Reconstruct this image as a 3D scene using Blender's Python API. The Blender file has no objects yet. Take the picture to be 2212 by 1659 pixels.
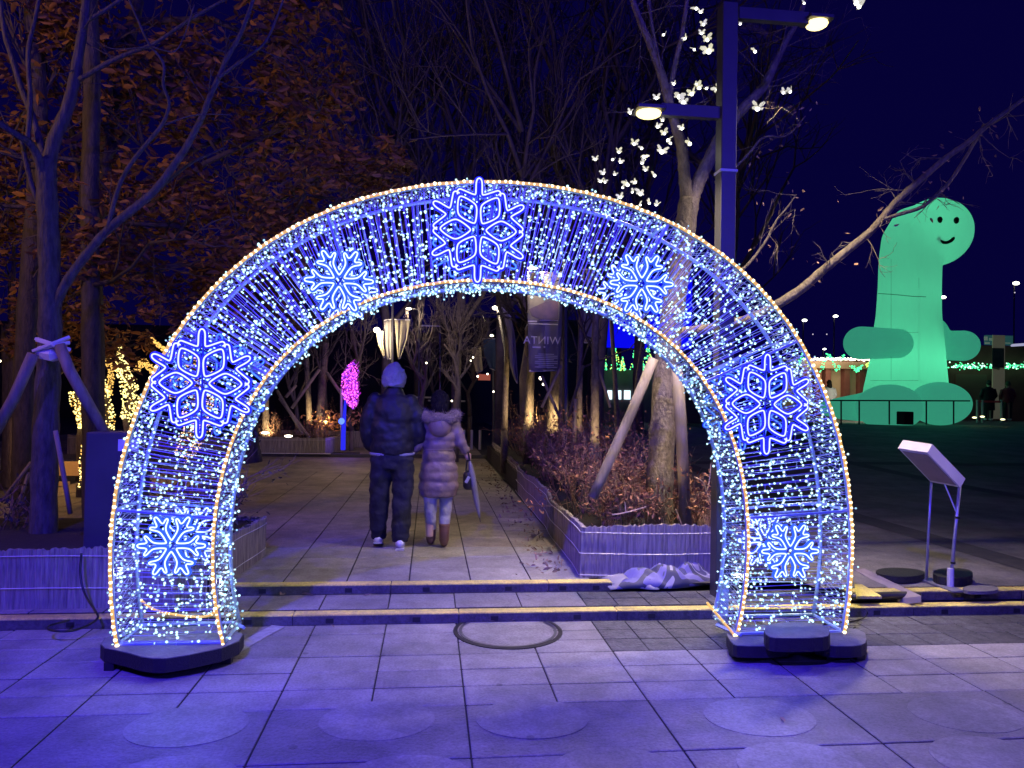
import bpy, math, random
import numpy as np
from mathutils import Vector, Matrix
R = math.radians
S = bpy.context.scene
C = S.collection
random.seed(7)
RN = np.random.RandomState(11)

# ------------------------------------------------------------------ camera
F, CX, CY = 1597.0, 1106.0, 829.5
phi, pitch, roll = R(6.3), R(1.0), R(1.03)
fw = Vector((math.sin(phi)*math.cos(pitch), math.cos(phi)*math.cos(pitch), math.sin(pitch)))
r0 = Vector((math.cos(phi), -math.sin(phi), 0)); u0 = r0.cross(fw)
rt = r0*math.cos(roll)+u0*math.sin(roll); up = u0*math.cos(roll)-r0*math.sin(roll)
EYE = Vector((0, 0, 1.65))
cd = bpy.data.cameras.new("camera"); cam = bpy.data.objects.new("camera", cd); C.objects.link(cam)
M = Matrix((rt, up, -fw)).transposed().to_4x4(); M.translation = EYE
cam.matrix_world = M
cd.sensor_width = 36; cd.lens = 36*F/2212.0; cd.clip_start = .05; cd.clip_end = 600
S.camera = cam

def ray(px, py): return fw+rt*((px-CX)/F)-up*((py-CY)/F)
def P(px, py, Y):                       # the point of a sight line that lies Y metres down the path
    v = ray(px, py); return EYE+v*(Y/v.y)
def G(px, py, z):                       # the point of a sight line on a level z
    v = ray(px, py); return EYE+v*((z-EYE.z)/v.z)

# ------------------------------------------------------------------ world, lights, exposure
W = bpy.data.worlds.new("World"); S.world = W; W.use_nodes = True
nt = W.node_tree; nt.nodes.clear()
wo = nt.nodes.new('ShaderNodeOutputWorld'); bg = nt.nodes.new('ShaderNodeBackground')
sky = nt.nodes.new('ShaderNodeTexSky'); sky.sky_type = 'NISHITA'; sky.sun_disc = False
sky.sun_elevation = R(-6); sky.sun_rotation = R(200)
mul = nt.nodes.new('ShaderNodeMix'); mul.data_type = 'RGBA'; mul.blend_type = 'ADD'; mul.inputs[0].default_value = 1
mul.inputs[7].default_value = (.045, .02, .95, 1)
nt.links.new(sky.outputs[0], mul.inputs[6]); nt.links.new(mul.outputs[2], bg.inputs[0])
bg.inputs[1].default_value = 0.036
nt.links.new(bg.outputs[0], wo.inputs[0])
S.view_settings.view_transform = 'Standard'; S.view_settings.look = 'None'
S.view_settings.exposure = 0; S.view_settings.gamma = 1; S.view_settings.use_curve_mapping = False
S.cycles.use_denoising = True
S.cycles.max_bounces = 5; S.cycles.diffuse_bounces = 2; S.cycles.glossy_bounces = 2
S.cycles.transparent_max_bounces = 6; S.cycles.transmission_bounces = 4; S.cycles.sample_clamp_indirect = 3
S.cycles.use_light_tree = True

def aim(o, target):
    o.rotation_euler = (Vector(target)-o.location).to_track_quat('-Z', 'Y').to_euler()
def lamp(name, kind, loc, power, col, size=.05, target=None, angle=None, blend=.6):
    l = bpy.data.lights.new(name, kind); l.energy = power; l.color = col
    o = bpy.data.objects.new(name, l); C.objects.link(o); o.location = loc
    if kind == 'AREA': l.size = size
    else: l.shadow_soft_size = size
    if kind == 'SPOT': l.spot_size = R(angle or 60); l.spot_blend = blend
    if target is not None: aim(o, target)
    return o
BLUE = (.055, .025, 1.0)
# the stage floodlights of the square, behind the camera
lamp("flood_light", 'SPOT', (-2.6, -3.0, 9.0), 13500, BLUE, .12, (-0.4, 2.9, 0.0), 58, .9)
lamp("flood_light", 'SPOT', (9.0, -8.0, 7.0), 2000, (.08, .05, 1.0), .5, (2.0, 5, 0.5), 75)
lamp("flood_light", 'SPOT', (3.0, -8.0, 5.0), 5200, BLUE, .3, (-2.5, 18, 8.5), 58, .9)
lamp("flood_light", 'SPOT', (-2.6, -3.0, 9.0), 3600, (.03, .01, 1), .1, tuple(G(450, 1585, 0)), 8, 1.0)
lamp("flood_light", 'SPOT', (-2.6, -3.0, 9.0), 3600, (.03, .01, 1), .1, tuple(G(1620, 1520, 0)), 8, 1.0)
# street lighting of the square, above and behind the camera
lamp("street_light", 'SPOT', (9.4, 6.1, 6.2), 450, (1, .74, .55), .03, (0.9, 5.2, 0), 42, 1.0)
lamp("street_light", 'AREA', (-7.0, 4.8, 5.2), 120, (1, .52, .20), .5, (-4, 10.0, 3.0))

# ------------------------------------------------------------------ materials
MATS = {}
def mat(name, col, rough=.7, var=0.0, scale=8.0, col2=None, bump=0.0, bscale=None, metal=0.0, emit=None, es=0.0,
        stretch=None, island=0.0, objrand=0.0, trans=0.0, sample=False, spec=None, detail=6.0, world=False):
    if name in MATS: return MATS[name]
    m = bpy.data.materials.new(name); m.use_nodes = True; n = m.node_tree.nodes; L = m.node_tree.links
    b = n["Principled BSDF"]; b.inputs['Roughness'].default_value = rough; b.inputs['Metallic'].default_value = metal
    if spec is not None: b.inputs['Specular IOR Level'].default_value = spec
    out = None
    tc = n.new('ShaderNodeTexCoord'); mp = n.new('ShaderNodeMapping'); geo_ = n.new('ShaderNodeNewGeometry'); L.new(geo_.outputs['Position'] if world else tc.outputs['Object'], mp.inputs[0])
    if stretch: mp.inputs['Scale'].default_value = stretch
    rgb = n.new('ShaderNodeRGB'); rgb.outputs[0].default_value = (*col, 1); cur = rgb.outputs[0]
    if var or col2:
        ns = n.new('ShaderNodeTexNoise'); ns.inputs['Scale'].default_value = scale; ns.inputs['Detail'].default_value = detail
        ns.inputs['Roughness'].default_value = .65
        L.new(mp.outputs[0], ns.inputs[0])
        rp = n.new('ShaderNodeMapRange'); rp.inputs[1].default_value = .35; rp.inputs[2].default_value = .65
        L.new(ns.outputs[0], rp.inputs[0])
        mx = n.new('ShaderNodeMix'); mx.data_type = 'RGBA'; L.new(rp.outputs[0], mx.inputs[0])
        L.new(cur, mx.inputs[6])
        c2 = col2 or tuple(c*(1-var) for c in col); mx.inputs[7].default_value = (*c2, 1); cur = mx.outputs[2]
    if world:                       # dirt and wear spread over the paving
        for sc_, lo, p0, p1 in ((.9, .66, .38, .60), (4.5, .80, .35, .55), (60, .80, .42, .56)):
            n3 = n.new('ShaderNodeTexNoise'); n3.inputs['Scale'].default_value = sc_; n3.inputs['Detail'].default_value = 7; n3.inputs['Roughness'].default_value = .7; L.new(mp.outputs[0], n3.inputs[0])
            r3 = n.new('ShaderNodeMapRange'); r3.inputs[1].default_value = p0; r3.inputs[2].default_value = p1; r3.inputs[3].default_value = lo; r3.inputs[4].default_value = 1.08; L.new(n3.outputs[0], r3.inputs[0])
            v3 = n.new('ShaderNodeVectorMath'); v3.operation = 'SCALE'; L.new(cur, v3.inputs[0]); L.new(r3.outputs[0], v3.inputs['Scale']); cur = v3.outputs[0]
        vo = n.new('ShaderNodeTexVoronoi'); vo.inputs['Scale'].default_value = 2.6; L.new(mp.outputs[0], vo.inputs[0])
        r4 = n.new('ShaderNodeMapRange'); r4.inputs[1].default_value = .045; r4.inputs[2].default_value = .065; r4.inputs[3].default_value = .55; r4.inputs[4].default_value = 1.0; L.new(vo.outputs['Distance'], r4.inputs[0])
        v4 = n.new('ShaderNodeVectorMath'); v4.operation = 'SCALE'; L.new(cur, v4.inputs[0]); L.new(r4.outputs[0], v4.inputs['Scale']); cur = v4.outputs[0]
    if island or objrand:
        if island: g = n.new('ShaderNodeNewGeometry'); rnd = g.outputs['Random Per Island']; amt = island
        else: g = n.new('ShaderNodeObjectInfo'); rnd = g.outputs['Random']; amt = objrand
        mr = n.new('ShaderNodeMapRange'); mr.inputs[3].default_value = 1-amt; mr.inputs[4].default_value = 1+amt*.6
        L.new(rnd, mr.inputs[0])
        vm = n.new('ShaderNodeVectorMath'); vm.operation = 'SCALE'; L.new(cur, vm.inputs[0]); L.new(mr.outputs[0], vm.inputs['Scale'])
        cur = vm.outputs[0]
    L.new(cur, b.inputs['Base Color'])
    if bump:
        n2 = n.new('ShaderNodeTexNoise'); n2.inputs['Scale'].default_value = bscale or scale*4; n2.inputs['Detail'].default_value = 8
        L.new(mp.outputs[0], n2.inputs[0])
        bp = n.new('ShaderNodeBump'); bp.inputs['Strength'].default_value = bump; bp.inputs['Distance'].default_value = .02
        L.new(n2.outputs[0], bp.inputs['Height']); L.new(bp.outputs[0], b.inputs['Normal'])
    if emit:
        b.inputs['Emission Color'].default_value = (*emit, 1); b.inputs['Emission Strength'].default_value = es
        if not sample: m.cycles.emission_sampling = 'NONE'
    if trans:
        t = n.new('ShaderNodeBsdfTranslucent'); L.new(cur, t.inputs[0]); ms = n.new('ShaderNodeMixShader')
        ms.inputs[0].default_value = trans; L.new(b.outputs[0], ms.inputs[1]); L.new(t.outputs[0], ms.inputs[2])
        L.new(ms.outputs[0], n['Material Output'].inputs[0])
    MATS[name] = m
    return m
def glow(name, col, s, sample=False):
    if name in MATS: return MATS[name]
    m = bpy.data.materials.new(name); m.use_nodes = True; n = m.node_tree.nodes; n.clear()
    e = n.new('ShaderNodeEmission'); e.inputs[0].default_value = (*col, 1); e.inputs[1].default_value = s
    o = n.new('ShaderNodeOutputMaterial'); m.node_tree.links.new(e.outputs[0], o.inputs[0])
    if not sample: m.cycles.emission_sampling = 'NONE'
    MATS[name] = m
    return m

stone = mat("granite_paving", (.27, .252, .26), .58, .22, 5, bump=.35, bscale=60, objrand=.14, world=True)
stone2 = mat("plaza_slab_stone", (.195, .182, .195), .55, .2, 3.5, bump=.4, bscale=45, objrand=.07, world=True)
stone3 = mat("path_paving", (.30, .25, .20), .7, .3, 4, bump=.35, bscale=40, objrand=.14, world=True)
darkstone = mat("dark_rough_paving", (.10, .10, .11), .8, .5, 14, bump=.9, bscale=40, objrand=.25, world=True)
joint = mat("joint_mortar", (.028, .026, .026), .9)
farpave = mat("plaza_paving", (.20, .185, .185), .75, .35, 1.2, bump=.3, bscale=30, world=True)
bandpave = mat("dark_band_paving", (.07, .065, .07), .8, .3, 6, bump=.3, bscale=30)
yellow = mat("yellow_nosing_paint", (.80, .68, .15), .45, .45, 22, col2=(.60, .50, .16), bump=.5, bscale=120, world=True)
stepm = mat("step_concrete", (.13, .115, .11), .7, .4, 12, bump=.5, bscale=50, world=True)
blackm = mat("black_rubber", (.012, .012, .014), .55)
reed = mat("reed_matting", (.40, .34, .29), .85, .5, 60, col2=(.17, .14, .13), bump=.7, bscale=200, stretch=(1, 1, .06), island=.2)
twine = mat("pale_twine", (.62, .58, .55), .7)
soil = mat("planter_soil", (.03, .022, .018), .95, .5, 20, bump=.8)
bark_l = mat("smooth_grey_bark", (.10, .088, .095), .8, .6, 30, col2=(.04, .034, .04), bump=.9, bscale=50, stretch=(1, 1, .25))
bark_m = mat("flaking_bark", (.22, .175, .13), .8, .6, 26, col2=(.10, .078, .06), bump=1, bscale=50, stretch=(1, 1, .5))
bark_d = mat("dark_bark", (.085, .07, .065), .9, .5, 20, bump=.9, bscale=60, stretch=(1, 1, .3))
bark_f = mat("far_twigs", (.17, .135, .14), .9, .4, 3)
pole_w = mat("support_pole_wood", (.25, .20, .17), .75, .45, 14, bump=.3, bscale=60, stretch=(1, 1, .15))
strap = mat("pale_strap", (.62, .60, .62), .8)
leaf_o = mat("dry_oak_leaf", (.27, .13, .04), .75, island=.65, trans=.25)
leaf_s = mat("dry_shrub_leaf", (.26, .11, .07), .7, island=.6)
twig_s = mat("shrub_twig", (.20, .12, .085), .8, island=.4)
lampgrey = mat("lamp_post_paint", (.06, .057, .066), .42, .15, 5, metal=.25)
lampgl = glow("lamp_diffuser", (1, .80, .30), 3.2)
lampgl2 = glow("far_lamp_diffuser", (1, .88, .62), 7)
framem = mat("white_steel_tube", (.34, .46, .58), .45, .15, 10, metal=.1)
wirem = mat("clear_wire", (.50, .55, .62), .4, island=.35)
bulb_c = glow("cool_bulb", (.58, .92, 1.0), 1.9)
bulb_c2 = glow("cool_bulb_dim", (.40, .74, 1.0), 1.25)
bulb_w = glow("warm_bulb", (1, .84, .50), 3.6)
rope_w = mat("rope_light_tube", (.22, .14, .04), .4, emit=(1, .55, .10), es=.8)
neon_core = glow("neon_core", (.56, .62, 1.0), 1.75)
neon_halo_case = glow("neon_halo_case", (.015, .02, 1.0), 1.8)  # blue halo round the tube, put in as a wide glowing casing
neon_core_s = glow("neon_core_small", (.68, .86, 1.0), 1.6)
neon_halo_case_s = glow("neon_halo_case_small", (.03, .10, 1.0), 1.5)
neon_back = glow("neon_back", (.10, .30, 1.0), 1.3)
neon_back_halo = glow("neon_back_halo_case", (.01, .03, 1.0), .8)
slabm = mat("dark_stone_slab", (.16, .15, .16), .75, .3, 12, bump=.35, bscale=60)
slabe = mat("slab_edge_rubber", (.016, .015, .018), .6, .3, 30, bump=.4)

# ------------------------------------------------------------------ mesh helpers
class MB:
    def __init__(s): s.v = []; s.f = []; s.m = []
    def add(s, vs, fs, mi=0):
        b = len(s.v); s.v += [tuple(x) for x in vs]; s.f += [tuple(b+i for i in f) for f in fs]; s.m += [mi]*len(fs)
    def box(s, c, d, mi=0, rot=None, bev=0.0):
        x, y, z = (q/2 for q in d); c = Vector(c)
        if bev:
            pts = []
            b = bev
            vs = [(-x+b, -y, -z), (x-b, -y, -z), (x, -y+b, -z), (x, y-b, -z), (x-b, y, -z), (-x+b, y, -z), (-x, y-b, -z), (-x, -y+b, -z)]
            n = 8; allv = []
            for zz, k in ((-z, 0), (z-b, 0), (z, b)):
                for (a, bb, _) in vs: allv.append((a*(1-k/max(x, 1e-6)), bb*(1-k/max(y, 1e-6)), zz))
            fs = [tuple(range(7, -1, -1)), tuple(range(16, 24))]
            for l in (0, 8):
                for i in range(8): fs.append((l+i, l+(i+1) % 8, l+8+(i+1) % 8, l+8+i))
            vs = allv
        else:
            vs = [(-x, -y, -z), (x, -y, -z), (x, y, -z), (-x, y, -z), (-x, -y, z), (x, -y, z), (x, y, z), (-x, y, z)]
            fs = [(3, 2, 1, 0), (4, 5, 6, 7), (0, 1, 5, 4), (1, 2, 6, 5), (2, 3, 7, 6), (3, 0, 4, 7)]
        if rot is not None: vs = [rot @ Vector(v) for v in vs]
        s.add([c+Vector(v) for v in vs], fs, mi); return s
    def tube(s, pts, rad, n=6, mi=0, closed=False, cap=True, flat=1.0):
        pts = [Vector(p) for p in pts]; N = len(pts)
        if not hasattr(rad, '__len__'): rad = [rad]*N
        vs = []; prev = None
        for i, p in enumerate(pts):
            if closed: t = pts[(i+1) % N]-pts[i-1]
            else: t = pts[min(i+1, N-1)]-pts[max(i-1, 0)]
            if t.length < 1e-9: t = Vector((0, 0, 1))
            t.normalize()
            if prev is None:
                a = Vector((0, 1, 0)) if abs(t.y) < .8 else Vector((1, 0, 0))
                a = (a-t*a.dot(t)).normalized()
            else:
                a = prev-t*prev.dot(t); a = a.normalized() if a.length > 1e-6 else prev
            prev = a; b = t.cross(a)
            for k in range(n):
                an = 2*math.pi*k/n
                vs.append(p+(a*math.cos(an)*flat+b*math.sin(an))*rad[i])
        fs = []
        for i in range(N if closed else N-1):
            j = (i+1) % N
            for k in range(n): fs.append((i*n+k, i*n+(k+1) % n, j*n+(k+1) % n, j*n+k))
        if cap and not closed: fs.append(tuple(range(n-1, -1, -1))); fs.append(tuple((N-1)*n+k for k in range(n)))
        s.add(vs, fs, mi); return s
    def ball(s, c, r, mi=0, nu=12, nv=8, rot=None):
        if not hasattr(r, '__len__'): r = (r, r, r)
        vs = [(0, 0, -1)]
        for j in range(1, nv):
            a = -math.pi/2+math.pi*j/nv
            for i in range(nu): b = 2*math.pi*i/nu; vs.append((math.cos(a)*math.cos(b), math.cos(a)*math.sin(b), math.sin(a)))
        vs.append((0, 0, 1)); fs = []
        for i in range(nu):
            j = (i+1) % nu; fs.append((0, 1+j, 1+i)); fs.append((len(vs)-1, 1+(nv-2)*nu+i, 1+(nv-2)*nu+j))
            for k in range(nv-2): fs.append((1+k*nu+i, 1+k*nu+j, 1+(k+1)*nu+j, 1+(k+1)*nu+i))
        out = []
        for v in vs:
            q = Vector((v[0]*r[0], v[1]*r[1], v[2]*r[2]))
            if rot is not None: q = rot @ q
            out.append(Vector(c)+q)
        s.add(out, fs, mi); return s
    def loft(s, rings, mi=0, n=20):             # rings: (cx, cy, z, rx, ry)
        vs = []
        for (cx, cy, z, rx, ry) in rings:
            for k in range(n): a = 2*math.pi*k/n; vs.append((cx+rx*math.cos(a), cy+ry*math.sin(a), z))
        fs = [tuple(range(n-1, -1, -1)), tuple((len(rings)-1)*n+k for k in range(n))]
        for i in range(len(rings)-1):
            for k in range(n): fs.append((i*n+k, i*n+(k+1) % n, (i+1)*n+(k+1) % n, (i+1)*n+k))
        s.add(vs, fs, mi); return s
    def prism(s, poly, z0, z1, mi=0, mtop=None):
        n = len(poly); vs = [(p[0], p[1], z0) for p in poly]+[(p[0], p[1], z1) for p in poly]
        s.add(vs, [(i, (i+1) % n, n+(i+1) % n, n+i) for i in range(n)]+[tuple(range(n-1, -1, -1))], mi)
        b = len(s.v)-n; s.f.append(tuple(b+i for i in range(n))); s.m.append(mi if mtop is None else mtop); return s
    def quad(s, a, b, c, d, mi=0): s.add([a, b, c, d], [(0, 1, 2, 3)], mi); return s
    def mesh(s, name, mats, smooth=False):
        me = bpy.data.meshes.new(name); me.from_pydata(s.v, [], s.f)
        for m in (mats if isinstance(mats, (list, tuple)) else [mats]): me.materials.append(m)
        me.polygons.foreach_set('material_index', s.m)
        if smooth: me.polygons.foreach_set('use_smooth', [True]*len(s.f))
        me.update(); return me
    def build(s, name, mats, parent=None, smooth=False, **kw):
        return link(name, s.mesh(name, mats, smooth), parent, **kw)
def link(name, me, parent=None, loc=None, label=None, cat=None, group=None, kind=None):
    o = bpy.data.objects.new(name, me); C.objects.link(o)
    if loc is not None: o.location = loc
    if parent is not None:
        o.parent = parent
        if loc is None and (parent.location.length or parent.rotation_euler.z):
            o.matrix_parent_inverse = Matrix.LocRotScale(parent.location, parent.rotation_euler, None).inverted()
    if label: o['label'] = label
    if cat: o['category'] = cat
    if group: o['group'] = group
    if kind: o['kind'] = kind
    return o
def thing(name, label, cat, loc=(0, 0, 0), group=None):
    return link(name, None, None, loc, label, cat, group)
def structure(o): o['kind'] = 'structure'; return o
def stuff(o): o['kind'] = 'stuff'; return o

def scatter(name, tv, tf, pos, rots, scl, mats, parent=None, smooth=False, mi=None, **kw):
    """one mesh of many copies of a small template; rots: (n,3,3)"""
    tv = np.asarray(tv, float); n = len(pos); k = len(tv)
    pos = np.asarray(pos, float); scl = np.asarray(scl, float)
    if scl.ndim == 0: scl = np.full(n, scl)
    V = np.einsum('nij,kj->nki', rots, tv)*scl[:, None, None]+pos[:, None, :]
    sizes = [len(f) for f in tf]; flat = np.array([i for f in tf for i in f])
    li = (flat[None, :]+(np.arange(n)*k)[:, None]).ravel()
    me = bpy.data.meshes.new(name)
    me.vertices.add(n*k); me.vertices.foreach_set('co', V.ravel())
    me.loops.add(len(li)); me.loops.foreach_set('vertex_index', li.astype(np.int32))
    st = np.concatenate([[0], np.cumsum(sizes)[:-1]]); nl = sum(sizes)
    me.polygons.add(n*len(tf))
    me.polygons.foreach_set('loop_start', (st[None, :]+(np.arange(n)*nl)[:, None]).ravel().astype(np.int32))
    me.polygons.foreach_set('loop_total', np.tile(sizes, n).astype(np.int32))
    for m in (mats if isinstance(mats, (list, tuple)) else [mats]): me.materials.append(m)
    if mi is not None: me.polygons.foreach_set('material_index', np.repeat(np.asarray(mi), len(tf)).astype(np.int32))
    me.update(calc_edges=True)
    if smooth: me.polygons.foreach_set('use_smooth', [True]*(n*len(tf)))
    return link(name, me, parent, **kw)
def rand_rots(n, rs=RN):
    q = rs.normal(size=(n, 4)); q /= np.linalg.norm(q, axis=1)[:, None]; w, x, y, z = q.T
    return np.stack([1-2*(y*y+z*z), 2*(x*y-z*w), 2*(x*z+y*w), 2*(x*y+z*w), 1-2*(x*x+z*z), 2*(y*z-x*w),
                     2*(x*z-y*w), 2*(y*z+x*w), 1-2*(x*x+y*y)], 1).reshape(n, 3, 3)
OCT_V = [(1, 0, 0), (-1, 0, 0), (0, 1, 0), (0, -1, 0), (0, 0, 1), (0, 0, -1)]
OCT_F = [(0, 2, 4), (2, 1, 4), (1, 3, 4), (3, 0, 4), (2, 0, 5), (1, 2, 5), (3, 1, 5), (0, 3, 5)]
_t = (1+5**.5)/2
ICO_V = np.array([(-1, _t, 0), (1, _t, 0), (-1, -_t, 0), (1, -_t, 0), (0, -1, _t), (0, 1, _t), (0, -1, -_t), (0, 1, -_t), (_t, 0, -1), (_t, 0, 1), (-_t, 0, -1), (-_t, 0, 1)])/math.hypot(1, _t)
ICO_F = [(0, 11, 5), (0, 5, 1), (0, 1, 7), (0, 7, 10), (0, 10, 11), (1, 5, 9), (5, 11, 4), (11, 10, 2), (10, 7, 6), (7, 1, 8), (3, 9, 4), (3, 4, 2), (3, 2, 6), (3, 6, 8), (3, 8, 9), (4, 9, 5), (2, 4, 11), (6, 2, 10), (8, 6, 7), (9, 8, 1)]
LEAF_V = [(0, 0, 0), (.26, -.17, .05), (.62, -.15, .08), (1, 0, 0), (.62, .15, .08), (.26, .17, .05), (.45, 0, -.03)]
LEAF_F = [(0, 1, 6), (1, 2, 6), (2, 3, 6), (3, 4, 6), (4, 5, 6), (5, 0, 6)]
def bulbs(name, pts, r, m, parent=None, jitter=.25, **kw):
    n = len(pts); return scatter(name, ICO_V, ICO_F, np.array([tuple(p) for p in pts]), rand_rots(n), r*(1+jitter*(RN.rand(n)*2-1)), m, parent, **kw)
def chaikin(pts, it=2, closed=True):
    pts = [Vector(p) for p in pts]
    for _ in range(it):
        o = []; n = len(pts)
        if not closed: o.append(pts[0])
        for i in range(n if closed else n-1):
            a, b = pts[i], pts[(i+1) % n]; o += [a*.75+b*.25, a*.25+b*.75]
        if not closed: o.append(pts[-1])
        pts = o
    return pts
TX = {}
def rumple(o, size, strength):
    if size not in TX: TX[size] = bpy.data.textures.new('cloth_folds', 'CLOUDS'); TX[size].noise_scale = size; TX[size].noise_depth = 2
    d = o.modifiers.new('folds', 'DISPLACE'); d.texture = TX[size]; d.strength = strength; d.mid_level = .5; d.texture_coords = 'GLOBAL'; return o
def blob(name, mb, mats, voxel, parent=None, sm=4, fac=.5, **kw):
    """overlapping shapes welded into one smooth skin"""
    o = mb.build(name, mats, parent, True, **kw)
    m = o.modifiers.new('weld', 'REMESH'); m.mode = 'VOXEL'; m.voxel_size = voxel; m.use_smooth_shade = True
    if sm: s = o.modifiers.new('soft', 'SMOOTH'); s.iterations = sm; s.factor = fac
    return o

# ------------------------------------------------------------------ ground
Z1, Z2 = .07, .14
def plaza_h(x, y):
    a = min(1, max(0, (y-11)/19)); b = min(1, max(0, (x-2.5)/5)); return Z2+.60*a*a*(3-2*a)*b*b*(3-2*b)
mb = MB(); mb.box((0, 0, -.55), (400, 400, 1.0)); structure(mb.build('ground', joint))
mb = MB(); mb.box((0, 1.0, -.0325), (60, 8.84, .045)); structure(mb.build('front_plaza_bed', joint))
# the square beyond the steps, gently rising to the right
mb = MB(); xs = list(np.linspace(-30, 40, 71)); ys = list(np.linspace(5.99, 80, 90))
vs = [(x, y, plaza_h(x, y)-.016) for y in ys for x in xs]; nx = len(xs)
mb.add(vs, [(j*nx+i, j*nx+i+1, (j+1)*nx+i+1, (j+1)*nx+i) for j in range(len(ys)-1) for i in range(nx-1)])
upper = structure(mb.build('upper_plaza', joint, smooth=True))
mb = MB(); mb.box((0, 5.70, .0275), (60, .57, .055)); tread = structure(mb.build('step_tread_bed', joint))
# right-hand square surface, with darker bands
def sheet(name, x0, x1, y0, y1, dz, m, nx=12, ny=30):
    mb = MB(); xs = np.linspace(x0, x1, nx); ys = np.linspace(y0, y1, ny)
    mb.add([(x, y, plaza_h(x, y)+dz) for y in ys for x in xs], [(j*nx+i, j*nx+i+1, (j+1)*nx+i+1, (j+1)*nx+i) for j in range(ny-1) for i in range(nx-1)])
    return structure(mb.build(name, m, smooth=True))
sheet('square_paving', 3.15, 38, 5.75, 70, -.004, farpave, 24, 50)
sheet('dark_paving_band', 5.45, 5.85, 5.95, 30, 0.0, bandpave, 2, 30)
sheet('dark_paving_band', 3.3, 38, 16.0, 16.5, 0.004, bandpave, 30, 2)
sheet('dark_paving_band', 9.6, 10.0, 5.95, 30, 0.0, bandpave, 2, 30)
sheet('far_path_paving', -12, 1.35, 14.6, 30, 0.0, stone3, 6, 10)

TILES = {}
def tile(parent, x0, x1, y0, y1, z, m, gap=.009):
    w, d = round(x1-x0-gap, 4), round(y1-y0-gap, 4); key = (w, d, m.name)
    if key not in TILES:
        b = MB(); b.box((0, 0, -.014), (w, d, .028), bev=.0035); b.m = [1]+[0]+[1]*8+[0]*8; TILES[key] = b.mesh('tile', [m, joint])
    o = link('tile', TILES[key], parent, ((x0+x1)/2, (y0+y1)/2, z+random.uniform(-.0014, .0014)))
    return o
plaza = bpy.data.objects['front_plaza_bed']
ROWS = [3.98, 4.24, 4.50, 4.76, 5.00, 5.20, 5.41]
for j in range(len(ROWS)-1):
    y0, y1 = ROWS[j], ROWS[j+1]
    off = -0.28
    for i in range(-8, 14):
        x0 = off+.5*i; x1 = x0+.5
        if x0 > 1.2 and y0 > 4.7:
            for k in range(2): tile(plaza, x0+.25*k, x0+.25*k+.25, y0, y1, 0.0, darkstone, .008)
        else: tile(plaza, x0, x1, y0, y1, 0.0, stone)
for (y0, y1) in ((1.62, 2.22), (2.22, 2.82), (2.82, 3.40), (3.40, 3.98)):
    for i in range(-4, 6):
        x0 = -.78+1.0*i; tile(plaza, x0, x0+1.0, y0, y1, 0.0, stone2, .009)
for (y0, y1) in ((.4, 1.01), (1.01, 1.62)):
    for i in range(-3, 4): tile(plaza, -.78+i, .22+i, y0, y1, 0, stone2, .007)
for i in range(-8, 7):
    x0 = -.28+.5*i
    if x0 > .9:
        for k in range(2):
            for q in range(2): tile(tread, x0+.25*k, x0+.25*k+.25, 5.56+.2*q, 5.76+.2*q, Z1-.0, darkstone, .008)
    else: tile(tread, x0, x0+.5, 5.56, 5.96, Z1, stone)
yy = 6.09; j = 0
while yy < 14.5:
    near = yy < 7.4
    for i in range(-11, 3):
        x0 = -.14+.5*i
        if near and x0 < -1.7: continue
        tile(upper, x0, x0+.5, yy, yy+.45, Z2, stone if near else stone3)
    yy += .45
# paler discs on the big slabs, painted circles of projected light
light_disc = mat("painted_light_disc", (.225, .212, .23), .5, .2, 20, bump=.2, world=True)
for (px, py) in ((405, 1568), (815, 1556), (1150, 1552), (1640, 1548), (2085, 1542), (360, 1690), (880, 1688), (1330, 1668), (1730, 1655), (2150, 1640)):
    c = G(px, py, 0); mb = MB(); n = 40
    mb.prism([(c.x+.29*math.cos(2*math.pi*k/n), c.y+.23*math.sin(2*math.pi*k/n)) for k in range(n)], -.004, .0035)
    link('light_circle', mb.mesh('light_circle', light_disc), plaza)

# ------------------------------------------------------------------ steps
def steps(name, x0, x1, y0, z0, z1, seg, label, first=0):
    t = thing(name, label, 'step', (0, 0, 0)); x = x0; me = {}
    while x < x1-.05:
        w = min(seg, x1-x); cx = x+w/2
        b = MB(); b.box((cx, y0+.055, (z0+z1)/2-.004), (w-.008, .13, z1-z0-.006))
        for q in (.22, .74): b.box((x+w*q, y0-.009, (z0+z1)/2-.006), (.055, .006, .035), 1)
        b.build('kerb_block', [stepm, blackm], t)
        b = MB(); b.box((cx, y0+.04, z1), (w-.006, .105, .011), bev=.004)
        b.build('yellow_nosing', yellow, t)
        x += w
    return t
steps('step', -3.3, 6.2, 5.42, 0, Z1, 1.18, 'low front step with yellow nosing crossing behind the arch feet')
steps('step', -1.55, 1.52, 5.98, Z1, Z2, 1.27, 'second short step with yellow nosing at the start of the path')
steps('step', 3.35, 6.3, 5.60, Z1, Z2, 1.5, 'upper step with yellow nosing in front of the tilted info sign')

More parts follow.
